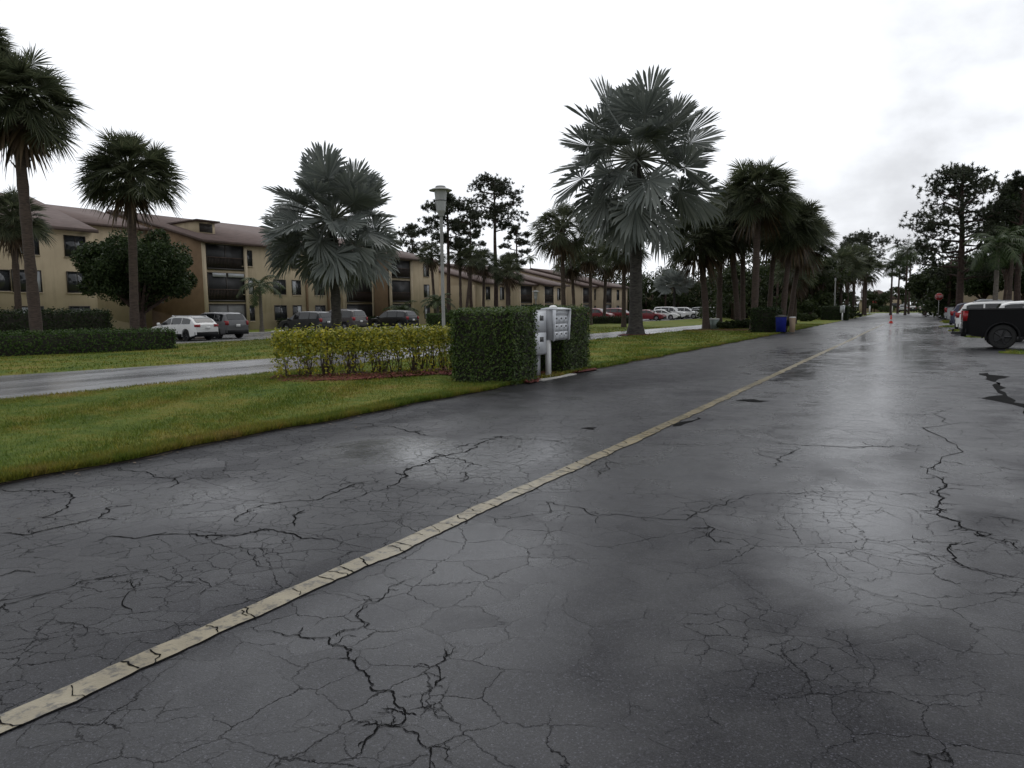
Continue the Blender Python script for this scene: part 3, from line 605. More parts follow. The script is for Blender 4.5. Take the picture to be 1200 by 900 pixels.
def hedge(name, label, boxes, mats, leaf, dens, cat='hedge', core=True, stems=0, group=None, fuzz=.06, z0=0.0, lumpy=.0):
    r = np.random.default_rng(sum(map(ord, label)) % 1000)
    ctr = np.mean([b[0] for b in boxes], 0); o = thing(name, label, cat, (ctr[0], ctr[1], 0), 0, group); mb = MB(); cb_ = MB()
    for (c, sx, sy, h, rz) in boxes:            # centre (x,y), half sizes, height, rotation
        cs, sn = math.cos(rz), math.sin(rz); off = np.array([c[0]-ctr[0], c[1]-ctr[1]]); H = h-z0
        def W(L): return np.c_[L[:, 0]*cs-L[:, 1]*sn+off[0], L[:, 0]*sn+L[:, 1]*cs+off[1], L[:, 2]]
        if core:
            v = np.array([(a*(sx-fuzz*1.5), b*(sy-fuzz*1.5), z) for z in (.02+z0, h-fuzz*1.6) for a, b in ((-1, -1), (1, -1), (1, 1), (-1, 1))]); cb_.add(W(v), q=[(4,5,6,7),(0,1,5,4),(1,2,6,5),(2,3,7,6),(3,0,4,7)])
        areas = [('t', sx*sy*4), ('x', sy*H*2), ('X', sy*H*2), ('y', sx*H*2), ('Y', sx*H*2)]
        for f, A in areas:
            n = int(A*dens); a, b = r.uniform(-1, 1, n), r.uniform(-1, 1, n); dpt = r.normal(0, fuzz, n)-fuzz*.3
            lump = lumpy*np.sin(a*sx*3.1+1)*np.sin(b*3+2*a)
            dpt = dpt+lump
            zz = z0+(b*.5+.5)*H
            if f == 't': L = np.c_[a*sx, b*sy, h+dpt]; nn = np.array([0, 0, 1.0])
            elif f in 'xX': sg = 1 if f == 'x' else -1; L = np.c_[sg*(sx+dpt), a*sy, zz]; nn = np.array([sg*1.0, 0, .5])
            else: sg = 1 if f == 'y' else -1; L = np.c_[a*sx, sg*(sy+dpt), zz]; nn = np.array([0, sg*1.0, .5])
            if stems:                            # leaves thin out towards the bare stems below
                keep = (f == 't') | (r.uniform(0, 1, n) < np.clip((L[:, 2]/h-.22)*1.7, .20, 1)); L = L[keep]; n = len(L)
            nv = nrm(nn+r.normal(0, .55, (n, 3))); u = nrm(np.cross(nv, r.normal(0, 1, (n, 3)))); v = np.cross(nv, u); s = (leaf*r.uniform(.6, 1.3, n))[:, None]
            q = np.stack([L-u*s, L+v*s*.5-nv*s*.1, L+u*s+nv*s*.15, L-v*s*.5-nv*s*.1], 1).reshape(-1, 3); mb.add(W(q), q=np.arange(4*n).reshape(-1, 4))
        if stems:
            n = int(sx*sy*4*dens*.25)            # inner leaves of the upper half
            L = np.c_[r.uniform(-sx, sx, n), r.uniform(-sy, sy, n), h*(1-.62*r.uniform(0, 1, n)**1.4)]; u = nrm(r.normal(0, 1, (n, 3))); v = nrm(np.cross(u, r.normal(0, 1, (n, 3)))); s = (leaf*r.uniform(.6, 1.3, n))[:, None]
            mb.add(W(np.stack([L-u*s, L+v*s*.5, L+u*s, L-v*s*.5], 1).reshape(-1, 3)), q=np.arange(4*n).reshape(-1, 4))
            for i in range(stems):
                bx, by = r.uniform(-sx*.97, sx*.97), r.uniform(-sy*.5, sy*.5)
                for j in range(4):
                    e = np.array([bx+r.normal(0, .14), by+r.normal(0, .12), h*r.uniform(.55, .95)]); m = np.array([(bx*1.2+e[0]*.8)/2+r.normal(0, .03), (by+e[1])/2, h*.3])
                    cb_.tube(W(np.array([(bx, by, 0), m, e])), [.014, .010, .005], 4, False)
    mb.build('foliage', mats, o)
    if cb_.n: cb_.build('stem', 'twig' if stems else 'hedgecore', o)  # for hedges without stems this part is the solid dark core, painted inner shade
    return o
def bush(name, label, px, dep, topy, wpx, seed, mats='broad2', leaf=.10, per=300, group=None, cat='bush'):
    r = np.random.default_rng(seed); p = P(px, dep); h = Z(px, topy, dep); wd = wpx/FPX*dep/2; o = thing(name, label, cat, p, 0, group)
    C = []; Rr = []
    for i in range(9):
        rr = min(h*.45, wd*.55)*r.uniform(.7, 1.1); C.append((r.uniform(-1, 1)*(wd-rr), r.uniform(-1, 1)*wd*.5, max(rr*.8, h-rr*r.uniform(1, 1.6)))); Rr.append(rr)
    mb = MB(); leaf_cloud(mb, C, Rr, per, leaf, r, .9, shell=.4); mb.build('foliage', mats, o)
    sb = MB()
    for c in C: sb.tube([(c[0]*.3, c[1]*.3, -.02), (c[0]*.7, c[1]*.7, c[2]*.5), c], [.03, .02, .01], 4, False)
    sb.build('stem', 'twig', o); return o

# ------------------------------------------------------------------ cars
CARS = {  # length, half width, wheel radius, wheel centres, ground gap, line of (x, belt z, top z), side glass ranges, front and rear glass ranges
 'hatch': (4.45, .89, .33, (-1.33, 1.33), .22, [(-2.22,.70,.72),(-2.19,.93,.96),(-2.08,.98,1.06),(-1.75,.98,1.34),(-1.45,.97,1.44),(-.9,.96,1.49),(-.2,.95,1.50),(.35,.94,1.43),(1.2,.92,.97),(1.75,.84,.88),(2.1,.72,.75),(2.22,.55,.57)],
           [(-1.72,-.95),(-.88,.02),(.09,.98)], (.40,1.17), (-2.04,-1.55)),
 'suv': (4.65, .93, .36, (-1.38, 1.38), .26, [(-2.32,.80,.82),(-2.28,1.05,1.10),(-2.2,1.08,1.22),(-1.98,1.08,1.58),(-1.7,1.07,1.68),(-.8,1.06,1.72),(.1,1.05,1.71),(.5,1.04,1.63),(1.2,1.02,1.08),(1.9,.95,1.0),(2.2,.82,.86),(2.32,.6,.62)],
           [(-1.88,-1.12),(-1.04,-.02),(.05,1.05)], (.55,1.17), (-2.2,-1.98)),
 'bigsuv': (4.95, .97, .38, (-1.46, 1.46), .28, [(-2.47,.85,.87),(-2.43,1.10,1.15),(-2.38,1.12,1.3),(-2.22,1.12,1.70),(-2.0,1.11,1.79),(-.8,1.10,1.83),(.2,1.09,1.80),(.6,1.08,1.70),(1.2,1.06,1.14),(2.05,1.0,1.06),(2.35,.88,.92),(2.47,.62,.64)],
           [(-2.1,-1.22),(-1.14,-.04),(.03,1.05)], (.65,1.17), (-2.38,-2.22)),
 'sedan': (4.75, .91, .33, (-1.40, 1.42), .20, [(-2.37,.66,.68),(-2.34,.95,.98),(-2.2,.98,1.02),(-1.75,.98,1.04),(-.95,.96,1.36),(-.5,.95,1.43),(.1,.94,1.43),(.45,.93,1.36),(1.25,.90,.95),(1.9,.82,.86),(2.25,.70,.73),(2.37,.52,.54)],
           [(-1.35,-.80),(-.73,.08),(.15,1.02)], (.50,1.22), (-1.70,-1.0)),
 'pickup': (5.85, .99, .435, (-1.72, 1.95), .42, [(-2.92,1.02,1.04),(-2.90,1.37,1.39),(-2.7,1.39,1.41),(-1.05,1.39,1.41),(-1.0,1.40,1.50),(-.88,1.38,1.88),(-.6,1.38,1.96),(.4,1.36,1.95),(.75,1.35,1.86),(1.5,1.33,1.40),(2.4,1.28,1.34),(2.8,1.14,1.18),(2.92,.8,.82)],
           [(-.8,-.12),(-.04,1.25)], (.80,1.46), (-.99,-.89)),
}
def car(name, label, kind, paintmat, loc, rz, group=None, clad=False, wheel='rim', rails=False, plate=True, cat='car'):
    L, w, wr, wc, gap, line, sides, fg, rg = CARS[kind]; o = thing(name, label, cat, loc, rz, group)
    A = np.array(line); xs = np.unique(np.concatenate([A[:, 0], np.linspace(-L/2, L/2, 30)]+[c+np.linspace(-1, 1, 9)*wr*1.16 for c in wc])); xs = xs[(xs >= -L/2) & (xs <= L/2)]
    belt = lambda x: np.interp(x, A[:, 0], A[:, 1]); top = lambda x: np.interp(x, A[:, 0], A[:, 2])
    hw = lambda x: w*(1-.10*np.clip((np.abs(x)-L/2+.55)/.55, 0, 1)**2)
    def wroof(x): f = np.clip((top(x)-belt(x)-.03)/.5, 0, 1); return hw(x)*(.985-.20*f)
    def sec(x):
        W_, b, tp = hw(x), belt(x), top(x); zb = gap+.12*np.clip((np.abs(x)-L/2+.5)/.5, 0, 1)
        for c in wc:
            ra = wr*1.14; d = abs(x-c)
            if d < ra: zb = max(zb, wr+math.sqrt(ra*ra-d*d))
        zb = min(zb, b-.12); m = max(min(b-.05, .62*b), zb+.05); W2 = wroof(x)
        return [(0, zb), (W_*.9, zb), (W_, zb+.03), (W_, m), (W_*.985, b), (W2, max(b+.01, tp-.05)), (W2*.84, tp), (0, tp+.015)]
    S = [sec(x) for x in xs]; full = [[(x, y, z) for y, z in s]+[(x, -y, z) for y, z in s[-2:0:-1]] for x, s in zip(xs, S)]; k = 14
    mb = MB(); V = np.array(full).reshape(-1, 3); q = []; mis = []
    for i in range(len(xs)-1):
        for j in range(k):
            q.append((i*k+j, (i+1)*k+j, (i+1)*k+(j+1) % k, i*k+(j+1) % k)); mis.append(1 if j in (0, 13) or (clad and j in (1, 2, 11, 12) and False) else 0)
    q = np.array(q); mis = np.array(mis); mb.add(V, q=q[mis == 0]); 
    mb.q.append((q[mis == 1], 1)); mb.ng.append((list(range(k))[::-1], 0)); mb.ng.append((list(range(mb.n-k, mb.n)), 0))
    mb.build('body', [paintmat, 'cladding'], o, True, ang=28)
    def pane(xa, xb, sg):
        p = MB(); xx = np.linspace(xa, xb, 8); V = []
        for x in xx:
            b, tp, W2 = belt(x), max(belt(x)+.01, top(x)-.05), wroof(x)
            for v in (.10, .90): V.append((x, sg*(hw(x)*.985+(W2-hw(x)*.985)*v+.008), b+(tp-b)*v+.003))
        p.add(V, q=[(2*i, 2*i+2, 2*i+3, 2*i+1) for i in range(7)]); p.build('window', 'carglass', o, True)
    for a, b in sides:
        for sg in (-1, 1): pane(a, b, sg)
    for nm, (xa, xb) in (('windscreen', fg), ('rear_window', rg)):
        p = MB(); xx = np.linspace(xa, xb, 6); sgx = 1 if nm == 'windscreen' else -1
        V = [(x+.010*sgx, y*wroof(x)*.80, top(x)+.022) for x in xx for y in (-1, -.5, 0, .5, 1)]
        p.add(V, q=[(5*i+j, 5*i+5+j, 5*i+6+j, 5*i+1+j) for i in range(5) for j in range(4)]); p.build(nm, 'carglass', o, True)
    for c in wc:
        for sg in (-1, 1):
            t_ = MB(); y1 = sg*(w-.005); y0 = sg*(w-.23); t_.lathe([(wr*.62, y1-sg*.02), (wr*.66, y1), (wr*.9, y1), (wr, y1-sg*.04), (wr, y0), (wr*.6, y0)], (c, 0, wr), 'y', 28); wo = t_.build('wheel', 'rubber', o, True)
            rm = MB(); rm.lathe([(0.0, y1-sg*.035), (wr*.2, y1-sg*.03), (wr*.2, y1-sg*.06), (wr*.60, y1-sg*.075), (wr*.66, y1-sg*.008), (wr*.62, y1-sg*.02)], (c, 0, wr), 'y', 24)
            for s5 in range(5):
                a = s5*2*math.pi/5; d = np.array([math.cos(a), 0, math.sin(a)]); rm.tube([np.array([c, y1-sg*.035, wr])+d*wr*.12, np.array([c, y1-sg*.02, wr])+d*wr*.62], [wr*.11, wr*.08], 5)
            rm.build('rim', wheel, wo, True)
    zb = belt(-L/2+.06); zt = .97*zb; dp = .16 if kind != 'pickup' else .10; hh = .15 if kind in ('hatch', 'sedan') else .26
    for sg in (-1, 1):
        tl = MB(); y1 = sg*(hw(-L/2+.1)*.995+.006); y0 = sg*(hw(-L/2+.1)*(.60 if kind in ('hatch', 'sedan') else .80))
        if kind == 'pickup': z0, z1 = 1.0, 1.36
        else: z0, z1 = zt-hh*.55, zt+hh*.5
        tl.prism([(-L/2-.008, y0), (-L/2-.010, y1*.97), (-L/2+dp*.4, y1), (-L/2+dp+.12, y1), (-L/2+dp+.12, y1*.97), (-L/2+dp*.3, y0)], 'z', z0, z1); tl.build('tail_lamp', 'tail', o)
        hl = MB(); zh = .90*belt(L/2-.25); y0 = sg*hw(L/2-.2)*.62; y1 = sg*(hw(L/2-.2)*.985)
        hl.prism([(L/2-.12, y0), (L/2-.16, y1*.96), (L/2-.42, y1+sg*.012), (L/2-.42, y1*.95), (L/2-.2, y0)], 'z', zh-.13, zh+.02); hl.build('headlight', 'headl', o)
    bp = MB(); bp.prism([(-L/2-.03, -w*.86), (-L/2+.12, -w*.95), (-L/2+.12, w*.95), (-L/2-.03, w*.86)], 'z', gap+.02, gap+.30 if kind != 'pickup' else .72); bp.build('rear_bumper', 'cladding', o)
    bp = MB(); bp.prism([(L/2+.02, w*.80), (L/2-.15, w*.93), (L/2-.15, -w*.93), (L/2+.02, -w*.80)], 'z', gap+.04, gap+.26); bp.build('front_bumper', 'cladding', o)
    pl = MB(); zp = .78 if kind in ('hatch', 'sedan') else .85
    pl.box((-L/2-.045, -.16, zp-.08), (-L/2-.02, .16, zp+.08)); pl.build('licence_plate', 'white', o)
    for sg in (-1, 1):
        mi = MB(); xm = fg[1]-.12; ym = sg*(hw(xm)+.10); mi.lathe([(.0, -.09), (.09, -.07), (.10, 0), (.08, .06), (0, .08)], (xm, ym, belt(xm)+.10), 'y', 10); mi.build('wing_mirror', paintmat, o, True)
        if rails:
            rl = MB(); yy = sg*wroof(-.5)*.80; rl.tube([(-1.6, yy, top(-1.6)-.0), (-1.45, yy, top(-1.4)+.06), (.1, yy, top(0)+.06), (.3, yy, top(.3)+.01)], .022, 6); rl.build('roof_rail', 'rim', o, True)
    if clad:
        for sg in (-1, 1):
            cb = MB(); cb.box((wc[0]+wr*1.14, min(sg*w, sg*(w+.008)), gap), (wc[1]-wr*1.14, max(sg*w, sg*(w+.008)), gap+.2)); cb.build('side_cladding', 'cladding', o)
    ub = MB(); ub.box((-L/2+.3, -w+.26, gap+.02), (L/2-.3, w-.26, .80*belt(0))); ub.build('underbody', 'cladding', o)
    if kind == 'pickup':
        for sg in (-1, 1): br_ = MB(); br_.box((-2.9, min(sg*.93, sg*1.0), 1.392), (-1.06, max(sg*.93, sg*1.0), 1.425)); br_.build('bed_rail', 'rimdark', o); ts = MB(); ts.box((-1.03, min(sg*.985, sg*.9935), .75), (-1.012, max(sg*.985, sg*.9935), 1.36)); ts.build('panel_seam', 'cladding', o)
        for c in wc:
            for sg in (-1, 1):
                fl = MB(); ar = np.linspace(-.25, math.pi+.25, 15); fl.tube([(c+wr*1.16*math.cos(a), sg*w*1.0, wr+wr*1.16*math.sin(a)) for a in ar], .035, 6); fl.build('wheel_arch', 'cladding', o, True)
        tg_ = MB(); tg_.box((-2.7, -.86, 1.428), (-1.1, .86, 1.446)); tg_.build('bed_cover', 'cladding', o)
        hi = MB(); hi.box((-3.25, -.04, .50), (-2.9, .04, .58)); hi.lathe([(0, .58), (.03, .59), (.03, .63), (.045, .66), (.03, .70), (0, .71)], (-3.2, 0, 0), 'z', 10); hi.build('tow_hitch', 'rimdark', o, True)
    return o
PW = paint('white_car_paint', (.78, .78, .77)); PG = paint('grey_car_paint', (.11, .11, .115)); PD = paint('dark_grey_car_paint', (.035, .037, .04)); PT = paint('taupe_car_paint', (.085, .076, .074))
PK = dirty('matte_black_truck_paint', (.004, .004, .0045), (.007, .007, .008), 1.5, .22, spec=.10); PB = paint('black_car_paint', (.008, .008, .009)); PR = paint('red_car_paint', (.17, .010, .014)); PN = paint('navy_car_paint', (.018, .022, .06)); PS = paint('silver_car_paint', (.42, .43, .44))
def lot_car(px_rear, py_rear, kind, out=True): # rear centre of a car nosed in to the left kerb
    c = at(px_rear, py_rear); return (c[0]-CARS[kind][0]/2, c[1], .005)
pi = math.pi
def xat(px, y): d = _F + _R*(px-600)/FPX; return d[0]*y/d[1]
c = at(216, 397.5); car('parked_hatchback', 'white hatchback with roof rails parked left of the grey crossover near the big dark tree', 'hatch', PW, (xat(246, 29.4)-2.22, 29.4, .005), pi+.02, rails=True, clad=True, wheel='rimdark')
c = at(283, 396.5); car('parked_crossover', 'grey crossover parked beside the white hatchback, dark roof and red tail lamps', 'suv', PG, (xat(283, 32.3)-2.32, 32.3, .005), pi-.02, clad=True, wheel='rimdark')
c = at(375, 389.5); car('parked_suv', 'dark grey small suv seen just left of the first silver fan palm trunk', 'suv', PD, (xat(387, 43.2)-2.32, 43.2, .005), pi+.03)
c = at(424, 388.2); car('parked_suv', 'large taupe suv with silver roof rails just right of the first silver fan palm trunk', 'bigsuv', PT, (xat(425, 46.6)-2.47, 46.6, .005), pi+.03, rails=True)
c = at(478, 385.5); car('parked_suv', 'black suv in deep shade before the palm bush, right of the taupe suv', 'suv', PB, (xat(486, 53.5)-2.32, 53.5, .005), pi+.03)
for px, dep, kind, pm, rz, nm, lb in [
    (700, 100, 'suv', PR, 0, 'parked_suv', 'red suv with pale windscreen partly hidden by a palm trunk right of the clipped hedge'),
    (726, 103, 'suv', PR, 0, 'parked_suv', 'second red suv, seen between two thin palm trunks left of the big silver palm trunk'),
    (759, 97, 'sedan', PR, .05, 'parked_sedan', 'low red sedan just right of the big silver palm trunk'),
    (776, 101, 'sedan', PW, .05, 'parked_sedan', 'white sedan parked between the low red sedan and the white van'),
    (786, 107, 'bigsuv', PW, .0, 'parked_van', 'tall white van standing above the white sedan under the far silver palm'),
    (803, 108, 'suv', PW, .1, 'parked_suv', 'white suv parked right of the white van'),
    (817, 112, 'sedan', PD, .1, 'parked_sedan', 'dark grey sedan parked right of the white suv under the palms'),
    (826, 118, 'suv', PS, .1, 'parked_suv', 'silver suv with pale roof behind the dark sedan'),
    (836, 122, 'suv', PW, .0, 'parked_suv', 'white suv roof just left of the pale green utility box'),
    (968, 118, 'sedan', PR, .4, 'parked_sedan', 'red sedan showing above the small square hedge far down the road'),
    (1059, 170, 'suv', PS, pi/2, 'parked_suv', 'silver suv far off across the grass at the end of the road'),
    (1070, 172, 'sedan', PD, pi/2, 'parked_sedan', 'dark sedan far off between palm trunks at the end of the road'),
    (1083, 172, 'suv', PW, pi/2, 'parked_suv', 'white suv far off left of the red sign at the end of the road'),
    (1094, 170, 'sedan', PW, pi/2, 'parked_sedan', 'white sedan far off below the red sign at the end of the road')]:
    p = P(px, dep); car(nm, lb, kind, pm, (p[0], p[1], .006), rz)
# right-hand bays, noses away from the road
car('pickup_truck', 'black pickup truck with big black wheels cut off by the right edge of the photo', 'pickup', PK, (1.05+2.92, 31.8, .006), 0, wheel='rimdark', cat='pickup')
car('parked_suv', 'white suv behind the black pickup, its pale roof above the truck bed', 'suv', PW, (2.3+2.32, 38.0, .006), 0)
car('parked_suv', 'white suv with roof rails and red tail lamps, second beyond the black pickup', 'suv', PW, (xat(1117, 46)+2.32, 46.8, .006), 0, rails=True)
car('parked_suv', 'navy blue suv with red tail lamps in the right row', 'suv', PN, (xat(1110.5, 55.5)+2.32, 56.5, .006), 0)
car('pickup_truck', 'silver pickup truck farthest in the right row, below the red sign', 'pickup', PS, (xat(1103.5, 65)+2.92, 66, .006), 0, cat='pickup')
def finger(y0, y1, x0, x1=9.0):
    mb = MB(); xs = np.linspace(x0, x1, 16); V = []
    for x in xs:
        t_ = min(1, (x-x0)/.9)**.5; ym = (y0+y1)/2; h = (y1-y0)/2*t_
        for v in (-1, -.8, 0, .8, 1): V.append((x, ym+v*h, .006 if abs(v) == 1 else .05+.02*(v == 0)))
    mb.add(V, q=[(5*i+j, 5*i+5+j, 5*i+6+j, 5*i+1+j) for i in range(15) for j in range(4)]); tag(mb.build('grass_island', 'turf', smooth=True, ang=180), kind='structure')
    n = int((y1-y0)*(x1-x0)*260); x = rng.uniform(x0+.25, x1, n); y = rng.uniform(y0+.05, y1-.05, n); an = rng.uniform(0, 6.28, n); h = rng.uniform(.04, .09, n)
    A = np.stack([x-np.cos(an)*.016, y-np.sin(an)*.016, 0*x+.03], 1); B = np.stack([x+np.cos(an)*.016, y+np.sin(an)*.016, 0*x+.03], 1); C = np.stack([x+np.sin(an)*.03, y, h+.04], 1)
    b = MB(); b.add(np.stack([A, B, C], 1).reshape(-1, 3), t=np.arange(3*n).reshape(-1, 3)); tag(b.build('island_grass', 'blade'), kind='stuff', label='short grass on a narrow island between parking bays')
finger(27.8, 29.2, 2.0); finger(41.2, 43.4, 1.5); finger(50.6, 52.8, 1.0); finger(60.5, 62.6, .6); finger(72, 84, .8, 14)
mb = MB(); V = [(14, -12, .003), (60, -12, .003), (60, 160, .003), (14, 160, .003)]; mb.add(V, q=[(0, 1, 2, 3)]); tag(mb.build('right_lawn', 'turf'), kind='structure')

# ------------------------------------------------------------------ buildings
class Bld:
    def __init__(s, name, label, origin): s.o = thing(name, label, 'apartment block', origin); s.off = np.array(origin, float)
    def part(s, name, fn, m, parent=None, label=None):
        mb = MB(); fn(mb)
        for a in mb.v: a -= s.off
        o = mb.build(name, m, parent or s.o)
        if label: o['label'] = label
        return o
    def window(s, xf, y, z, w, h, curtain=0.0):
        f = s.part('window', lambda m: (m.box((xf-.02, y-w/2-.07, z-h/2-.07), (xf+.05, y-w/2, z+h/2+.07)), m.box((xf-.02, y+w/2, z-h/2-.07), (xf+.05, y+w/2+.07, z+h/2+.07)),
            m.box((xf-.02, y-w/2, z+h/2), (xf+.05, y+w/2, z+h/2+.07)), m.box((xf-.02, y-w/2, z-h/2-.07), (xf+.05, y+w/2, z-h/2)), m.box((xf-.02, y-.025, z-h/2), (xf+.04, y+.025, z+h/2))), 'bronze')
        s.part('pane', lambda m: m.box((xf-.01, y-w/2, z-h/2), (xf+.015, y+w/2, z+h/2)), 'glass', f)
        if curtain: s.part('curtain', lambda m: m.box((xf+.016, y-w/2+.02 if curtain > 0 else y+.03, z-h/2+.02), (xf+.019, y-.03 if curtain > 0 else y+w/2-.02, z+h/2-.02)), 'curtain', f)
        s.part('sill', lambda m: m.box((xf-.02, y-w/2-.12, z-h/2-.15), (xf+.09, y+w/2+.12, z-h/2-.072)), 'trimtan', f)
    def wing(s, y0, y1, xf, eave, depth=14, slope=.28, rake='wallb', ridge_back=3.0):
        zr = eave+slope*depth; xb = xf-depth
        s.part('wall', lambda m: m.prism([(xf, 0), (xf, eave), (xb, zr), (xb-ridge_back, zr-slope*ridge_back*1.6), (xb-ridge_back, 0)], 'y', y0+.12, y1), 'wall')
        s.part('end_wall', lambda m: m.prism([(xf-.005, 0), (xf-.005, eave-.02), (xb, zr-.02), (xb-ridge_back, zr-slope*ridge_back*1.6-.02), (xb-ridge_back, 0)], 'y', y0, y0+.118), rake)
        oh = .55; ro_ = s.part('roof', lambda m: m.prism([(xf+oh, eave-oh*slope+.03), (xf+oh, eave-oh*slope+.20), (xb, zr+.20), (xb-ridge_back-.3, zr-slope*(ridge_back+.3)*1.6+.20), (xb-ridge_back-.3, zr-slope*(ridge_back+.3)*1.6+.03), (xb, zr+.03)], 'y', y0-.25, y1+.12), 'shingle')
        s.part('fascia', lambda m: (m.box((xf+oh+.003, y0-.28, eave-oh*slope-.06), (xf+oh+.05, y1+.13, eave-oh*slope+.21)),
            m.prism([(xf+oh, eave-oh*slope-.05), (xf+oh, eave-oh*slope+.24), (xb, zr+.24), (xb, zr-.05)], 'y', y0-.31, y0-.253)), 'fascia', ro_)
    def porch(s, xf, y0, y1, z0, z1, grey=False, mid=True, rail=True):
        b = s.part('porch', lambda m: m.box((xf-.03, y0, z0), (xf+.03, y1, z1)), 'screengrey' if grey else 'screen')
        def fr(m):
            m.box((xf+.031, y0, z0-.16), (xf+.10, y1, z0)); m.box((xf+.031, y0, z1-.10), (xf+.07, y1, z1))
            for y in ((y0, y0+.07), (y1-.07, y1))+((((y0+y1)/2-.05, (y0+y1)/2+.05),) if mid else ()): m.box((xf+.031, y[0], z0), (xf+.07, y[1], z1-.10))
        s.part('screen_frame', fr, 'bronze', b)
        if rail: s.part('railing', lambda m: (m.box((xf+.071, y0, z0+.95), (xf+.11, y1, z0+1.02)),)+tuple(m.box((xf+.075, y0+.1+i*.16, z0+.05), (xf+.095, y0+.125+i*.16, z0+.95)) for i in range(int((y1-y0-.2)/.16))), 'fascia', b)
    def column(s, xf, y, z1, w=.32): s.part('column', lambda m: m.box((xf-.2, y-w/2, 0), (xf+.16, y+w/2, z1)), 'trimtan')
def rows(b, xf, pxs, zs, w=1.0, h=1.35, pats=None):
    for i, px in enumerate(pxs):
        for j, z in enumerate(zs):
            k = (i*3+j*2) % 4; b.window(xf, fy(px, xf), z, w[i] if isinstance(w, list) else w, h, (1 if k == 0 else -1) if k < 3 and k != 1 else 0)
XF = -57.5
A = Bld('apartment_building', 'tan three storey block behind the tall hedge at the far left', (XF, 20, 0))
A.wing(4, 34, XF, 8.3, 9, .36)
rows(A, XF, [35, 94], [1.55, 4.2, 6.95], [1.9, 1.5], 1.5); A.window(XF, fy(2, XF), 4.2, 1.4, 1.4)
A.wing(34.4, 43, XF-6.5, 9.6, 8, .28)
A.part('vent_pipe', lambda m: m.tube([(XF-8, 24, 11), (XF-8, 24, 12.3)], .07, 8), 'fascia')
B = Bld('apartment_building', 'tan three storey block with screened porches and brown shingle roof behind the parked cars', (XF, 60, 0))
yb = fy(240, XF)
B.wing(yb, 67, XF, 8.25, 13.2, .27)
ya0, ya1 = fy(244, XF)+.1, fy(288, XF)
for k, (z0, z1) in enumerate(((.15, 2.55), (2.9, 5.45), (5.85, 8.05))): B.porch(XF+.02, ya0, ya1, z0, z1, k == 0, True, k > 0)
B.column(XF, yb+.18, 8.1); B.column(XF, ya1+.2, 8.1)
B.part('roller_shade', lambda m: (m.box((XF+.125, ya0+.5, 5.05), (XF+.15, (ya0+ya1)/2-.1, 5.4)), m.box((XF+.125, (ya0+ya1)/2+.15, 5.05), (XF+.15, ya1-.1, 5.4))), 'curtain')
rows(B, XF, [292.5, 329, 348.5, 375.5], [1.65, 4.25, 6.95], [1.1, 1.5, 1.1, 1.4], 1.4)
for px in (360, 385): B.part('downpipe', lambda m: m.box((XF+.02, fy(px, XF)-.11, 0), (XF+.16, fy(px, XF)+.11, 8)), 'wallb')
yp0, yp1 = fy(405, XF), fy(436, XF)
for z0, z1 in ((.15, 2.55), (2.9, 5.45), (5.85, 8.05)): B.porch(XF+.02, yp0, yp1, z0, z1, False, False)
B.column(XF+.02, yp0-.2, 8.1, .5); B.column(XF+.02, yp1+.15, 8.1)
# louvred dormer on the roof
def dorm(px, xd, w=2.1):
    y = fy(px, xd); z = 8.25+.27*(XF-xd)
    d = B.part('dormer', lambda m: m.prism([(xd, z-.2), (xd, z+1.25), (xd-4.2, z+1.15), (xd-4.2, z-.2)], 'y', y-w/2, y+w/2), 'wall')
    B.part('dormer_roof', lambda m: m.prism([(xd+.45, z+1.26), (xd+.45, z+1.42), (xd-4.3, z+1.34), (xd-4.3, z+1.16)], 'y', y-w/2-.25, y+w/2+.3), 'fascia', d)
    B.part('louvre', lambda m: (m.box((xd+.002, y-w/2+.35, z+.28), (xd+.03, y+w/2-.3, z+1.1)),)+tuple(m.box((xd+.03, y-w/2+.4, z+.33+i*.13), (xd+.06, y+w/2-.35, z+.38+i*.13)) for i in range(6)), 'bronze', d)
dorm(246.5, -61)
X3 = -55.1; y3 = fy(457, X3)
B.wing(y3, fy(515, X3), X3, 7.95, 13, .25)
for z0, z1 in ((.15, 2.55), (2.9, 5.35), (5.75, 7.75)): B.porch(X3+.02, fy(458.5, X3)+.1, fy(481, X3), z0, z1, False, False)
B.column(X3, y3+.16, 7.8); B.column(X3, fy(481, X3)+.25, 7.8, .4)
rows(B, X3, [500.5], [1.5, 4.15, 6.75], 1.0, 1.5)
C2 = Bld('apartment_building', 'long tan two storey row of stepped wings with brown shed roofs behind the clipped hedge', (-52, 95, 0))
def low_wing(x, y0, y1, px_por=None, px_win=(), grey=False, eave=5.3):
    C2.wing(y0, y1, x, eave, 13, .25, 'wall')
    if px_por:
        for z0, z1 in ((.15, 2.4), (2.75, 5.05)): C2.porch(x+.02, fy(px_por[0], x), fy(px_por[1], x), z0, z1, False, False)
        C2.column(x, fy(px_por[0], x)-.05, 5.15, .25); C2.column(x, fy(px_por[1], x)+.15, 5.15, .3)
    for px in px_win:
        for z in (1.4, 3.95): C2.window(x, fy(px, x), z, 1.0, 1.65 if z > 3 else 1.4, 1 if px % 2 else 0)
low_wing(-52, fy(564, -52), fy(597, -52), None, (572, 588.5))
low_wing(-50.4, fy(608, -50.4), fy(634, -50.4), (609, 623), (629.5,))
low_wing(-49.2, fy(636, -49.2), fy(664, -49.2), (637, 648), (655,))
low_wing(-47.6, fy(680, -47.6), fy(704, -47.6), (682, 692), (698,))
low_wing(-46.4, fy(706, -46.4), fy(735, -46.4), (707, 716), (724,))
C2.part('wall', lambda m: m.box((-71, fy(515, -57.5)+1, 0), (-60, 190, 5.0)), 'wall')
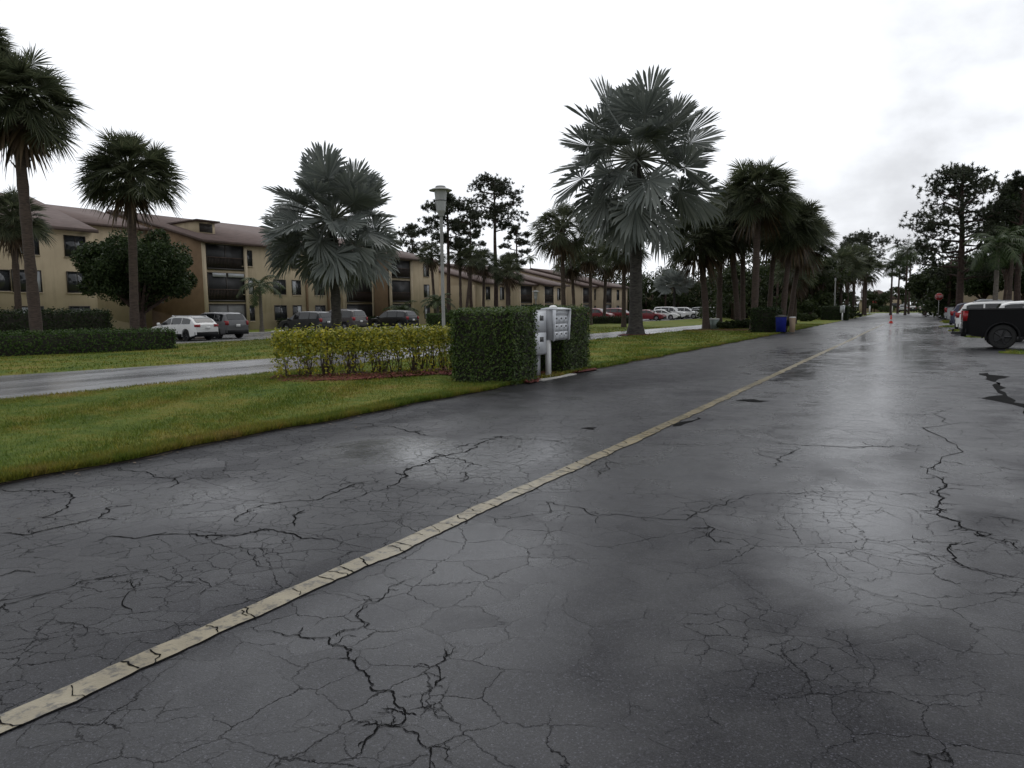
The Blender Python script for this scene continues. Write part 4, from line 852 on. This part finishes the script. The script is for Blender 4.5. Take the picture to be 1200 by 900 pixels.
C2.part('side_wall', lambda m: (m.box((-64, fy(564, -52)-1.2, 0), (-52.6, fy(564, -52)-.3, 5.0)),), 'wall')
D2 = Bld('apartment_building', 'tan building with a pale flat roof edge at the far end of the road', tuple(P(1030, 190)))
p = P(1008, 190); q = P(1052, 190)
def endb(m):
    m.box((p[0], p[1]-3, 0), (q[0]+1, p[1]+8, 3.0))
D2.part('wall', endb, 'wall'); D2.part('roof', lambda m: m.box((p[0]-.6, p[1]-3.8, 3.02), (q[0]-3, p[1]+8.5, 3.35)), 'white')
D2.part('roof_top', lambda m: m.prism([(p[0], 3.36), (q[0], 3.36), ((p[0]+q[0])/2, 5.6)], 'y', p[1]-2, p[1]+8), 'shingle')
D2.part('awning', lambda m: m.prism([(p[1]-3.02, 2.9), (p[1]-4.2, 2.5), (p[1]-4.2, 2.3), (p[1]-3.02, 2.6)], 'x', q[0]-5.5, q[0]-3.5), 'red')
for i in range(3): D2.part('window', lambda m: m.box((p[0]+1+i*3, p[1]-3.06, .9), (p[0]+2.6+i*3, p[1]-3.0, 2.2)), 'glass')
E2 = Bld('apartment_building', 'tan two storey building glimpsed through the dark palms beyond the blue bin', tuple(P(925, 135)))
p2 = P(905, 135)
def wing2(Bd, x0, x1, y0, y1, h, wins):
    Bd.part('wall', lambda m: m.box((x0, y0, 0), (x1, y1, h)), 'wall')
    Bd.part('roof', lambda m: m.prism([(x0-.6, h+.02), (x1+.6, h+.02), ((x0+x1)/2, h+2.2)], 'y', y0-.5, y1+.5), 'shingle')
    for wx in wins:
        for z in ((1.4,) if h < 4 else (1.4, 4.0)):
            f_ = Bd.part('window', lambda m: m.box((wx-.65, y0-.05, z-.7), (wx+.65, y0+.02, z+.7)), 'bronze')
            Bd.part('pane', lambda m: m.box((wx-.55, y0-.06, z-.6), (wx+.55, y0-.052, z+.6)), 'glass', f_)
wing2(E2, p2[0]-24, p2[0]+8, p2[1], p2[1]+12, 5.4, [p2[0]-20+i*4 for i in range(7)])
F2 = Bld('apartment_building', 'tan building with brown roof behind the trees at the right edge', tuple(P(1190, 78)))
p3 = P(1150, 78); wing2(F2, p3[0]-2, p3[0]+22, p3[1], p3[1]+12, 5.6, [p3[0]+i*4 for i in range(6)])

# ------------------------------------------------------------------ mailboxes
def mail_unit(name, label, loc, cols=3, nrow=4, w=.80, hood=True, z0=.84, z1=1.58, depth=.40, rz=0.0):
    o = thing(name, label, 'mailbox', loc, rz)            # front faces +x, width along y
    b = MB(); b.box((-depth, -w/2, z0), (0, w/2, z1)); b.build('body', 'mailside', o)
    fp = MB(); fp.box((.002, -w/2, z0), (.012, w/2, z1)); fp.build('door_frame', 'mailgap', o)
    dw = (w-.05)/cols; dh = (z1-z0-.05-(.12 if hood else 0))/nrow
    for i in range(cols):
        for j in range(nrow):
            y0 = -w/2+.025+i*dw; zz = z0+.025+j*dh; d = MB(); d.box((.013, y0+.008, zz+.008), (.026, y0+dw-.008, zz+dh-.008)); do = d.build('door', 'mailgrey', o)
            k = MB(); k.lathe([(.012, .0265), (.012, .034), (0, .034)], (0, y0+dw*.25, zz+dh*.45), 'x', 8); k.box((.0265, y0+dw*.42, zz+dh*.55), (.029, y0+dw*.75, zz+dh*.78)); k.build('lock', 'lampdark', do)
    if hood:
        tp = MB(); tp.box((.013, -w/2+.02, z1-.11), (.022, w/2-.02, z1-.02)); tp.build('top_panel', 'mailgrey', o)
        h = MB(); h.prism([(-depth-.02, z1+.002), (.10, z1+.002), (.10, z1+.02), (-depth*.5, z1+.055), (-depth-.02, z1+.03)], 'y', -w/2-.02, w/2+.02); h.build('hood', 'mailgrey', o)
        for sg in (-1, 1): s_ = MB(); s_.prism([(.013, z0-.03), (.06, z0), (.10, z1), (.013, z1)], 'y', sg*w/2+sg*.002, sg*w/2+sg*.018); s_.build('side_flange', 'mailgrey', o)
        c_ = MB(); c_.lathe([(.10, z1+.03), (.095, z1+.07), (.06, z1+.10), (0, z1+.11)], (-.05, -w/2+.14, 0), 'z', 14); c_.build('vent_cap', 'white', o, True)
    ps = MB(); ps.box((-.18, -w/2-.03, .03), (-.05, -w/2+.10, z0+.02) if not hood else (-.08, -w/2+.06, z0)); ps.build('post', 'white', o)
    p2_ = MB(); p2_.box((-.24, -w/2+.10 if hood else w/2-.16, .03), (-.14, -w/2+.20 if hood else w/2-.02, z0-.002)); p2_.build('post', 'mailside', o)
    bs = MB(); bs.box((-.26, -w/2-.09, .012), (.01, -w/2+.16, .03)); bs.build('base_plate', 'white', o)
    return o
mail_unit('cluster_mailbox', 'grey cluster mailbox with rows of small locked doors and white cap, beside the clipped hedge', (-7.68, 15.70, .02), 3, 3, .80, True, .86, 1.58, .28)
mail_unit('parcel_locker', 'plain grey parcel locker half hidden by the hedge, left of the cluster mailbox', (-7.80, 14.88, .02), 1, 2, .62, False, .55, 1.58, .42)
p = at(989, 375.5); mail_unit('cluster_mailbox', 'small grey mailbox at the right end of the far square hedge', (p[0], p[1], .02), 3, 4)
mb = MB(); mb.box((-8.6, 14.5, -.02), (-7.52, 16.3, .02)); tag(mb.build('concrete_pad', 'concrete'), kind='structure')
# hedges
hedge('clipped_hedge', 'dark green clipped hedge standing taller than the mailbox, wrapped round it', [((-8.43, 13.9), .77, .56, 1.60, 0), ((-9.25, 16.0), .52, 1.9, 1.62, 0), ((-8.8, 17.1), .93, .80, 1.64, 0)], 'ficus', .034, 950, fuzz=.035, lumpy=.02)
a, b_ = np.array([-13.9, 12.55]), np.array([-10.9, 16.3]); d = b_-a
hedge('flowering_hedge', 'yellow green leggy hedge with bare stems rising from red mulch', [(tuple((a+b_)/2), np.linalg.norm(d)/2, .40, 1.12, math.atan2(d[1], d[0]))], 'yellowhedge', .046, 760, core=False, stems=46, fuzz=.075, lumpy=.05)
hedge('low_hedge', 'low bright green clipped hedge along the left street, right end before the white car', [((-32.95, 12.95), .75, 8.85, .92, -.245+.0)], 'lowhedge', .05, 330, fuzz=.06, lumpy=.06)
hedge('tall_hedge', 'tall dark clipped hedge below the tan wall at the far left', [((-37.5, 15.9), .7, 6.3, 1.85, -.10)], 'ficusdark', .06, 260, fuzz=.07, lumpy=.05)
p = at(975, 375.5); hedge('square_hedge', 'small square dark hedge by the road far beyond the blue bin', [((p[0]+.2, p[1]+.9), 1.35, .9, 1.55, 0)], 'ficusdark', .07, 300, fuzz=.05)
hedge('square_hedge', 'nearly black hedge block just left of the blue bin', [((-8.9, 47.6), .75, 1.0, 1.5, 0)], 'ficusdark', .06, 320, fuzz=.06)
p = P(517, 66); hedge('square_hedge', 'small clipped hedge block at the foot of the lamp post behind the yellow green hedge', [((p[0], p[1]), 1.2, .8, 1.35, .3)], 'lowhedge', .06, 300, fuzz=.05)
hedge('foundation_hedge', 'dark low hedge row along the foot of the three storey block', [((-56.2, 59), .5, 7.5, 1.0, 0)], 'ficusdark', .07, 160, fuzz=.08)
p = P(715, 78); hedge('low_hedge', 'dark low shrub row before the red cars', [((p[0], p[1]), 2.3, .6, .75, .35)], 'ficusdark', .07, 220, fuzz=.10)
# mulch bed under the hedges and rings round trunks
def mulch(name, poly, seed, chips):
    q = jag(poly+[poly[0]], .06, 2, seed)[:-1]; c = q.mean(0); mb = MB(); k = len(q)
    mb.add(np.concatenate([np.c_[q, np.full(k, .03)], np.c_[(q-c)*.8+c, np.full(k, .055)]]), q=[(i, (i+1) % k, k+(i+1) % k, k+i) for i in range(k)]); mb.ng.append((list(range(k, 2*k)), 0))
    n = chips; r = np.random.default_rng(seed); i = r.integers(0, k, n); u = np.sqrt(r.uniform(0, 1.04, n))[:, None]; p = c+(q[i]-c)*u; an = r.uniform(0, 6.28, n); L = r.uniform(.02, .06, n)[:, None]
    d = np.stack([np.cos(an), np.sin(an), r.uniform(-.3, .5, n)], 1)*L; s_ = np.stack([-np.sin(an), np.cos(an), 0*an], 1)*L*.3; z = (.035+.03*(1-u[:, 0])+r.uniform(.0, .03, n)); P0 = np.c_[p, z]
    mb.add(np.stack([P0-d-s_, P0+d-s_, P0+d+s_, P0-d+s_], 1).reshape(-1, 3), q=np.arange(4*n).reshape(-1, 4), mi=1)
    tag(mb.build(name, ['mulch', 'mulchchip']), kind='structure')
mulch('mulch_bed', [tuple(at(*q)[:2]) for q in [(322,444),(345,450),(430,446),(520,438.5),(555,441),(600,448.5),(622,450)]]+[(-7.85, 15), (-7.9, 18.3), (-11.5, 18.3), (-14.2, 12.9)], 5, 5000)
p = P(745, 43.8); mulch('mulch_ring', [(p[0]+1.1*math.cos(a), p[1]+1.1*math.sin(a)) for a in np.arange(0, 6.28, .6)], 8, 600)
p = P(858, 51); mulch('mulch_ring', [(p[0]+3.6*math.cos(a), p[1]+1.8*math.sin(a)) for a in np.arange(0, 6.28, .5)], 11, 900)
mulch('mulch_ring', [(-8.0, 46.3), (-8.0, 49.2), (-10, 49.2), (-10, 46.3)], 12, 200)

# ------------------------------------------------------------------ street furniture
def lamp(name, label, px, dep, H):
    p = P(px, dep); o = thing(name, label, 'street lamp', p)
    m = MB(); m.lathe([(.12, 0), (.12, .04), (.075, .08), (.066, .5), (.06, H-1.02)], sides=14); m.build('pole', 'lampgrey', o, True)
    m = MB(); m.lathe([(.05, H-1.10), (.11, H-1.08), (.12, H-.98), (.17, H-.92), (.175, H-.88), (.0, H-.88)], sides=20); m.build('collar', 'lampgrey', o, True)
    m = MB(); m.lathe([(.165, H-.88), (.20, H-.52), (.235, H-.16)], sides=24); m.build('lantern', 'lampglass', o, True)
    m = MB(); m.lathe([(.198, H-.545), (.214, H-.54), (.214, H-.515), (.198, H-.51)], sides=24); m.build('band', 'lampdark', o, True)
    m = MB(); m.lathe([(0, H-.14), (.23, H-.155), (.42, H-.17), (.425, H-.15), (.30, H-.095), (.19, H-.06), (.18, H-.01), (.16, H), (0, H+.005)], sides=28); m.build('cap', 'lampgrey', o, True)
    return o
lamp('street_lamp', 'tall grey lamp post with ribbed lantern and wide flat cap behind the yellow green hedge', 519.5, 27, Z(519, 222, 27))
lamp('street_lamp', 'small far lamp post seen just above the clipped hedge, left of the mailbox', 628, 78, Z(628, 341, 78))
p = P(978, 88); o = thing('light_pole', 'plain grey pole rising into the palms behind the far square hedge', 'pole', p); m = MB(); m.lathe([(.13, 0), (.13, .05), (.09, .1), (.08, 4.6)], sides=12); m.build('shaft', 'lampgrey', o, True); m = MB(); m.lathe([(.083, 4.6), (.10, 4.62), (.10, 4.9), (.06, 4.98), (0, 5.0)], sides=14); m.build('lamp_head', 'lampgrey', o, True)
p = at(913, 391)
o = thing('trash_bin', 'blue roll out trash bin with dark lid standing by the road beside the black hedge', 'trash bin', (p[0]+.05, p[1]+.3, .01), .15)
m = MB(); m.add([(-.26,-.30,.10),(.26,-.30,.10),(.26,.30,.10),(-.26,.30,.10),(-.31,-.36,.98),(.31,-.36,.98),(.31,.36,.98),(-.31,.36,.98)], q=[(0,3,2,1),(0,1,5,4),(1,2,6,5),(2,3,7,6),(3,0,4,7)]); m.build('bin_body', 'blue', o)
m = MB(); m.prism([(-.35, .985), (.35, .985), (.33, 1.03), (.1, 1.09), (-.1, 1.09), (-.33, 1.03)], 'y', -.40, .40); m.build('lid', 'lampdark', o)
for s_ in (-1, 1): m = MB(); m.lathe([(.0, s_*.25), (.13, s_*.25), (.13, s_*.32), (0, s_*.32)], (0, 0, .13), 'y', 14) if False else m.lathe([(0, .34), (.13, .34), (.13, .39), (0, .39)], (s_*.22, 0, .13), 'y', 14); m.build('wheel', 'rubber', o, True)
m = MB(); m.tube([(-.25, .37, .95), (-.25, .45, .95), (.25, .45, .95), (.25, .37, .95)], .018, 6); m.build('handle', 'lampdark', o)
o = thing('trash_bin', 'pale tan bin standing against the right side of the blue trash bin', 'trash bin', (p[0]+.62, p[1]+.75, .01), .1)
m = MB(); m.add([(-.14,-.22,.06),(.14,-.22,.06),(.14,.22,.06),(-.14,.22,.06),(-.17,-.25,.92),(.17,-.25,.92),(.17,.25,.92),(-.17,.25,.92)], q=[(0,3,2,1),(0,1,5,4),(1,2,6,5),(2,3,7,6),(3,0,4,7)]); m.build('bin_body', 'tanboard', o); m = MB(); m.prism([(-.19, .925), (.19, .925), (.15, .98), (-.15, .98)], 'y', -.27, .27); m.build('lid', 'white', o)
p = at(833.5, 386); o = thing('utility_box', 'pale green steel utility box with light lid between the palm trunks', 'utility box', (p[0], p[1]+.35, 0), .1)
m = MB(); m.box((-.42, -.36, .02), (.42, .36, .72)); m.build('cabinet', 'boxgreen', o); m = MB(); m.prism([(-.46, .722), (.46, .722), (.44, .80), (-.44, .80)], 'y', -.40, .40); m.build('lid', 'white', o); m = MB(); m.box((-.40, -.372, .08), (-.01, -.361, .68)); m.box((.01, -.372, .08), (.40, -.361, .68)); m.build('door', 'boxgreen', o); m = MB(); m.box((-.6, -.5, -.03), (.6, .5, .018)); m.build('plinth', 'concrete', o)
p = at(1044, 378.7); o = thing('traffic_cone', 'orange traffic cone standing alone on the wet road', 'traffic cone', (p[0], p[1], .004))
m = MB(); m.box((-.19, -.19, .0), (.19, .19, .035)); m.build('base', 'orange', o); m = MB(); m.lathe([(.145, .036), (.125, .12), (.085, .36), (.035, .72), (.03, .73), (0, .73)], sides=20); m.build('body', 'orange', o, True)
m = MB(); m.lathe([(.118, .20), (.094, .34)], sides=20); m.build('band', 'white', o, True)
# stop sign
p = P(1100, 76); o = thing('stop_sign', 'red octagonal stop sign on a post among the far trees', 'road sign', p, 0)
zc = Z(1100, 348.5, 76); m = MB(); m.tube([(0, .05, 0), (0, .05, zc+.2)], .035, 8); m.build('post', 'lampgrey', o)
oc = [(.40*math.cos(pi/8+i*pi/4), zc+.40*math.sin(pi/8+i*pi/4)) for i in range(8)]; m = MB(); m.prism(oc, 'y', -.012, .012); so_ = m.build('sign_plate', 'white', o)
m = MB(); m.prism([(x*.965, zc+(z-zc)*.965) for x, z in oc], 'y', -.018, -.0125); m.build('sign_face', 'red', so_)
mb = MB()
GL = {'S': [(1,4,0,4),(0,4,0,2),(0,2,1,2),(1,2,1,0),(1,0,0,0)], 'T': [(0,4,1,4),(.5,4,.5,0)], 'O': [(0,0,0,4),(0,4,1,4),(1,4,1,0),(1,0,0,0)], 'P': [(0,0,0,4),(0,4,1,4),(1,4,1,2),(1,2,0,2)]}
for i, ch in enumerate('STOP'):
    for q, (xa, za, xb, zb) in enumerate(GL[ch]):
        ox = -.29+i*.155; x_a, x_b = sorted((ox+xa*.10, ox+xb*.10)); z_a, z_b = sorted((zc-.11+za*.055, zc-.11+zb*.055)); mb.box((x_a-.014, -.0215-.0002*q, z_a-.014), (x_b+.014, -.0185, z_b+.014))
mb.build('lettering', 'mailside', so_)
for px, py, h, lb in ((1019, 367.5, 1.6, 'short white post on the grass at the end of the road, left of the cone'), (1045, 366.5, 1.5, 'short white post on the grass straight behind the cone')):
    p = at(px, py); o = thing('white_post', lb, 'post', (p[0], p[1], 0)); m = MB(); m.box((-.13, -.13, -.03), (.13, .13, h-.1)); m.build('shaft', 'white', o); m = MB(); m.prism([(-.15, h-.098), (.15, h-.098), (.05, h), (-.05, h)], 'y', -.15, .15); m.build('post_cap', 'white', o)
p = P(203, 46); o = thing('white_post', 'slim white post below the big dark tree, left of the white hatchback', 'post', p); m = MB(); m.lathe([(.09, 0), (.09, 1.5), (.05, 1.56), (0, 1.57)], sides=12); m.build('shaft', 'white', o, True); m = MB(); m.lathe([(.11, 0), (.11, .12), (.091, .14)], sides=12); m.build('post_base', 'concrete', o, True)
for px, py, lb in ((328, 389.5, 'white wheel stop alone on the grass edge between the grey crossover and the dark suv'), (470, 384.2, 'white wheel stop in the empty bay right of the taupe suv'), (492, 384.2, 'white wheel stop beneath the black suv in the shade')):
    p = at(px, py); o = thing('wheel_stop', lb, 'wheel stop', (p[0], p[1], .01)); m = MB(); m.prism([(-.10, 0), (.10, 0), (.07, .15), (-.07, .15)], 'y', -.85, .85); m.build('bar', 'white', o)
    for s_ in (-1, 1): m = MB(); m.lathe([(.02, .15), (.02, .165), (0, .166)], (0, s_*.6, 0), 'z', 8); m.build('bolt', 'lampdark', o)

# ------------------------------------------------------------------ trees
sabal('fan_palm', 'tall dark fan palm with leaning brown trunk, second from the left edge of the photo', 42, 31, 124, 2.75, -4, 130, 10, 1, .23, seg=30)
sabal('fan_palm', 'tallest dark fan palm crown cut off by the left edge of the photo', -12, 33, 66, 2.0, 4, 110, 8, 2, .2, seg=28)
sabal('fan_palm', 'shorter fan palm behind the leaning trunk, before the tan wall at far left', 22, 49, 258, 2.5, 2, 90, 6, 3, .22)
sabal('fan_palm', 'round headed dark fan palm with red brown trunk before the big dark tree', 155.5, 34, 206, 2.5, 8, 120, 5, 4, .20, seg=30)
broadleaf('shade_tree', 'big dark rounded tree hiding the corner of the three storey block', 165, 50, 262, 172, 366, 5, 'broad', 520, .13, 60)
feather('feather_palm', 'small drooping feather palm before the three storey block, right of the grey crossover', 306, 62, 336, 2.3, 11, 6, .16, low=-.1)
bismarck('silver_palm', 'silver fan palm with wide crown behind the yellow green hedge', 394, 43, 254, 4.6, 86, 7, .30, low=-.93)
bismarck('silver_palm', 'tallest silver fan palm with drooping lower leaves and a dark trunk flaring into red mulch', 745, 43.8, 185, 5.75, 72, 8, .40, low=-.92)
bismarck('silver_palm', 'pale rounded silver fan palm far off above the white cars', 790, 114, 334, 3.7, 46, 9, .22, -.25, seg=24)
feather('palm_bush', 'dark bushy palm between the porch and the black suv', 470, 80, 366, 2.4, 16, 10, .2, 'feather', low=.1)
feather('palm_bush', 'dark bushy palm just left of the lamp post before the tan wall', 513, 74, 356, 2.0, 15, 11, .15, 'feather', low=.0)
pine('pine', 'tall slender pine with open crown, highest right of the lamp post', 581, 85, 213, 66, 275, 12, .30, 16)
pine('pine', 'tall pine whose crown stands just right of the lamp post head', 526, 80, 231, 62, 292, 13, .26, 16)
pine('pine', 'pine with thin crown between the lamp post pine and the highest pine', 553, 96, 250, 42, 305, 14, .24, 12)
pine('pine', 'small round headed pine rising behind the roof left of the lamp post', 485, 118, 267, 42, 300, 15, .25, 11)
pine('pine', 'pine rising above the two storey roofs right of the highest pine', 606, 112, 265, 34, 312, 16, .26, 11)
pine('pine', 'distant low pine above the two storey roofs left of the silver palm', 683, 150, 308, 46, 336, 17, .3, 10, dense=9)
GP = 'slim fan palms before the two storey row'
for k, (px, dep, cy, R_m, lp, lb) in enumerate([
    (511, 82, 300, 2.0, -4, 'slim fan palm directly left of the lamp post, head against the roof edge'), (540, 80, 297, 1.8, 0, 'slim upright fan palm, left of a leaning pair right of the lamp post'),
    (544, 79, 303, 1.9, 9, 'slim fan palm leaning right, the right of a pair beside the lamp post'), (566, 82, 308, 2.1, 2, 'slim fan palm left of the highest pine trunk'),
    (594, 80, 318, 2.2, 1, 'slim fan palm with heavy dark head right of the highest pine trunk'), (597, 84, 308, 1.7, 0, 'slim fan palm close behind the heavy headed one right of the highest pine')]):
    sabal('fan_palm', lb, px, dep, cy, R_m, lp, 52, 5, 20+k, .16, GP, seg=18)
feather('feather_palm', 'tiny far feather palm on a thin bare stem above the two storey roofs', 622, 170, 304, 2.0, 12, 30, .13)
sabal('fan_palm', 'grey green fan palm left of the tallest silver palm, dark straight trunk', 661, 60, 268, 2.9, -2, 70, 8, 31, .2, seg=28, droop=.22, low=-.7)
for k, (px, dep, cy, R_m, lp, lb) in enumerate([
    (674, 78, 306, 2.3, -4, 'fan palm with brown dead skirt behind the mailbox'), (692, 74, 296, 2.6, 0, 'fan palm right of the mailbox hedge, left of the silver palm trunk'),
    (708, 80, 304, 2.4, 3, 'fan palm with thin trunk just left of the tallest silver palm trunk'), (731, 62, 288, 2.6, 0, 'fan palm close behind the tallest silver palm trunk')]):
    sabal('fan_palm', lb, px, dep, cy, R_m, lp, 64, 12, 40+k, .19, seg=20)
for k, (px, dep, cy, R_m, lp, rt, lb) in enumerate([
    (828, 53.5, 282, 3.0, -10, .24, 'fan palm trunk just left of the pale green utility box'), (843, 56, 262, 3.0, 0, .22, 'fan palm trunk just right of the pale green utility box'),
    (866, 55, 268, 2.9, -14, .22, 'fan palm whose trunk leans left inside the dense palm clump'), (871, 57, 250, 3.0, -2, .20, 'upright fan palm behind the leaning one inside the dense palm clump'),
    (884, 49, 228, 3.1, 2, .24, 'tallest fan palm of the dense clump with clear brown trunk at the roadside'), (901, 58, 262, 3.1, 6, .2, 'fan palm right of the tallest clump palm'),
    (917, 52, 266, 2.7, 10, .2, 'dark fan palm above the blue bin'), (925, 60, 282, 2.9, 14, .2, 'fan palm at the right end of the dense clump with arching outer leaves')]):
    sabal('fan_palm', lb, px, dep, cy, R_m, lp, 110, 9, 50+k, rt, 'dense clump of fan palms by the road', seg=24)
sabal('fan_palm', 'fan palm with hanging brown dead leaves right of the blue bin', 931, 66, 318, 2.3, 0, 46, 26, 60, .2, seg=20)
for k, (px, dep, cy, R_m, lb) in enumerate([(950, 92, 318, 3.2, 'far fan palm left of the grey pole'), (985, 96, 312, 3.4, 'far fan palm above the small square hedge'), (1000, 108, 306, 3.6, 'far fan palm right of the small square hedge'),
    (1014, 120, 316, 3.2, 'far fan palm at the right end of the dark clump along the road'), (968, 104, 322, 3.3, 'far fan palm behind the grey pole')]):
    sabal('fan_palm', lb, px, dep, cy, R_m, 0, 60, 6, 70+k, .2, seg=18)
pine('pine', 'flat topped dark pine rising over the palm clump left of the cone', 1012, 130, 276, 60, 306, 80, .3, 13, dense=10)
pine('pine', 'smaller round pine left of the flat topped one', 992, 125, 281, 44, 315, 81, .3, 12, dense=10)
for k, (px, dep, cy, Lf, lb) in enumerate([(1044, 120, 312, 2.9, 'slim feather palm rising straight behind the cone'), (1061, 118, 296, 3.6, 'tallest slim feather palm right of the cone'), (1065, 132, 302, 3.0, 'slim feather palm just behind the tallest one right of the cone')]):
    feather('feather_palm', lb, px, dep, cy, Lf, 18, 90+k, .17, 'feather', 'trunk')
pine('pine', 'thin dark pine trunk between the slim feather palms', 1052, 140, 300, 30, 330, 93, .22, 9)
pine('pine', 'large open pine with spreading limbs above the right row of cars', 1124, 60, 199, 106, 330, 94, .30, 34, .30, -2, dense=10)
broadleaf('shade_tree', 'tall dense dark tree right of the large open pine', 1176, 64, 210, 62, 320, 95, 'broad', 420, .15, 26)
pine('pine', 'dark pine with upright tip cut off by the right edge of the photo', 1192, 58, 206, 56, 285, 96, .26, 16, .3, dense=9)
feather('feather_palm', 'bright green feather palm with grey trunk above the white suvs', 1166, 52, 290, 2.6, 16, 97, .19, 'feather_light')
feather('feather_palm', 'bright green feather palm with dark trunk at the right edge above the pickup', 1183, 56, 278, 2.4, 15, 98, .15, 'feather_light', 'trunk')
broadleaf('red_leaf_tree', 'reddish leaved small tree at the right edge behind the feather palm', 1180, 66, 286, 60, 322, 99, 'redleaf', 130, .13, 12)
broadleaf('shade_tree', 'low round dark tree behind the red sign at the end of the road', 1084, 112, 311, 62, 356, 100, 'broad2', 320, .2, 22)
broadleaf('shade_tree', 'dark green tree mass between the large pine and the red sign', 1112, 84, 306, 46, 352, 101, 'broad', 300, .17, 18)
broadleaf('shade_tree', 'dark spreading tree behind the bright feather palms at right', 1152, 72, 298, 70, 352, 102, 'broad', 380, .17, 24)
broadleaf('shade_tree', 'dark tree at the right edge behind the black pickup', 1200, 68, 300, 70, 352, 103, 'broad2', 320, .17, 20)
for k, (px, dep, ty, wpx, lb) in enumerate([(900, 62, 366, 26, 'dark shrub between the tallest clump palm and the black hedge'), (872, 54, 374, 34, 'low dark shrubs at the foot of the leaning clump palm'), (852, 53, 376, 24, 'low dark shrub right of the pale green utility box'),
    (930, 70, 366, 16, 'small green bush right of the blue bin'), (948, 76, 367, 24, 'rounded green bush left of the small square hedge'), (905, 100, 356, 50, 'tall dark shrub far behind the blue bin'), (1040, 168, 357, 20, 'dark bush before the far tan building'), (1000, 96, 367, 24, 'low bush right of the small square hedge'),
    (922, 46.5, 376, 10, 'dark shrub right of the tan bin'), (630, 74, 356, 20, 'green bush before the two storey row right of the far lamp'), (448, 78, 374, 12, 'dark bush beside the porch behind the taupe suv'), (20, 33.5, 392, 60, 'pale tufted plants on top of the low hedge at far left')]):
    bush('bush', lb, px, dep, ty, wpx, 110+k, 'broad2' if k % 3 else 'broad', .10, 240)
# far woods that read as one mass
def wood(name, label, spans, mats, seed):
    r = np.random.default_rng(seed); C = []; Rr = []; tb = MB()
    for (px0, px1, d0, d1, ty0, ty1, n) in spans:
        for i in range(n):
            px = px0+(px1-px0)*(i+r.uniform(0, 1))/n; dep = r.uniform(d0, d1); h = Z(px, r.uniform(ty0, ty1), dep); p = P(px, dep)
            tb.tube([(p[0], p[1], -.05), (p[0], p[1], h*.8)], [.2, .1], 6)
            for j in range(8): rr = r.uniform(.9, 1.8)*h/9; C.append((p[0]+r.normal(0, 1.5), p[1]+r.normal(0, 1.5), max(rr*.7, h*r.uniform(.25, 1)-rr))); Rr.append(rr)
    mb = MB(); leaf_cloud(mb, C, Rr, 150, .26, r, .85, shell=.3); o = tag(mb.build(name, mats), label, kind='stuff'); t_ = tb.build('trunk', 'pinebark', o)
wood('far_wood', 'dark wood closing the view behind the palms left of the road', [(690, 850, 128, 160, 306, 336, 36), (852, 965, 86, 110, 296, 325, 30), (840, 960, 112, 160, 290, 330, 26), (950, 1060, 178, 215, 330, 348, 18), (560, 700, 170, 215, 322, 340, 16)], 'broad2', 130)
wood('far_wood', 'dark wood closing the view right of the road', [(1060, 1130, 178, 220, 325, 345, 16), (1105, 1215, 80, 130, 285, 320, 34)], 'broad2', 131)
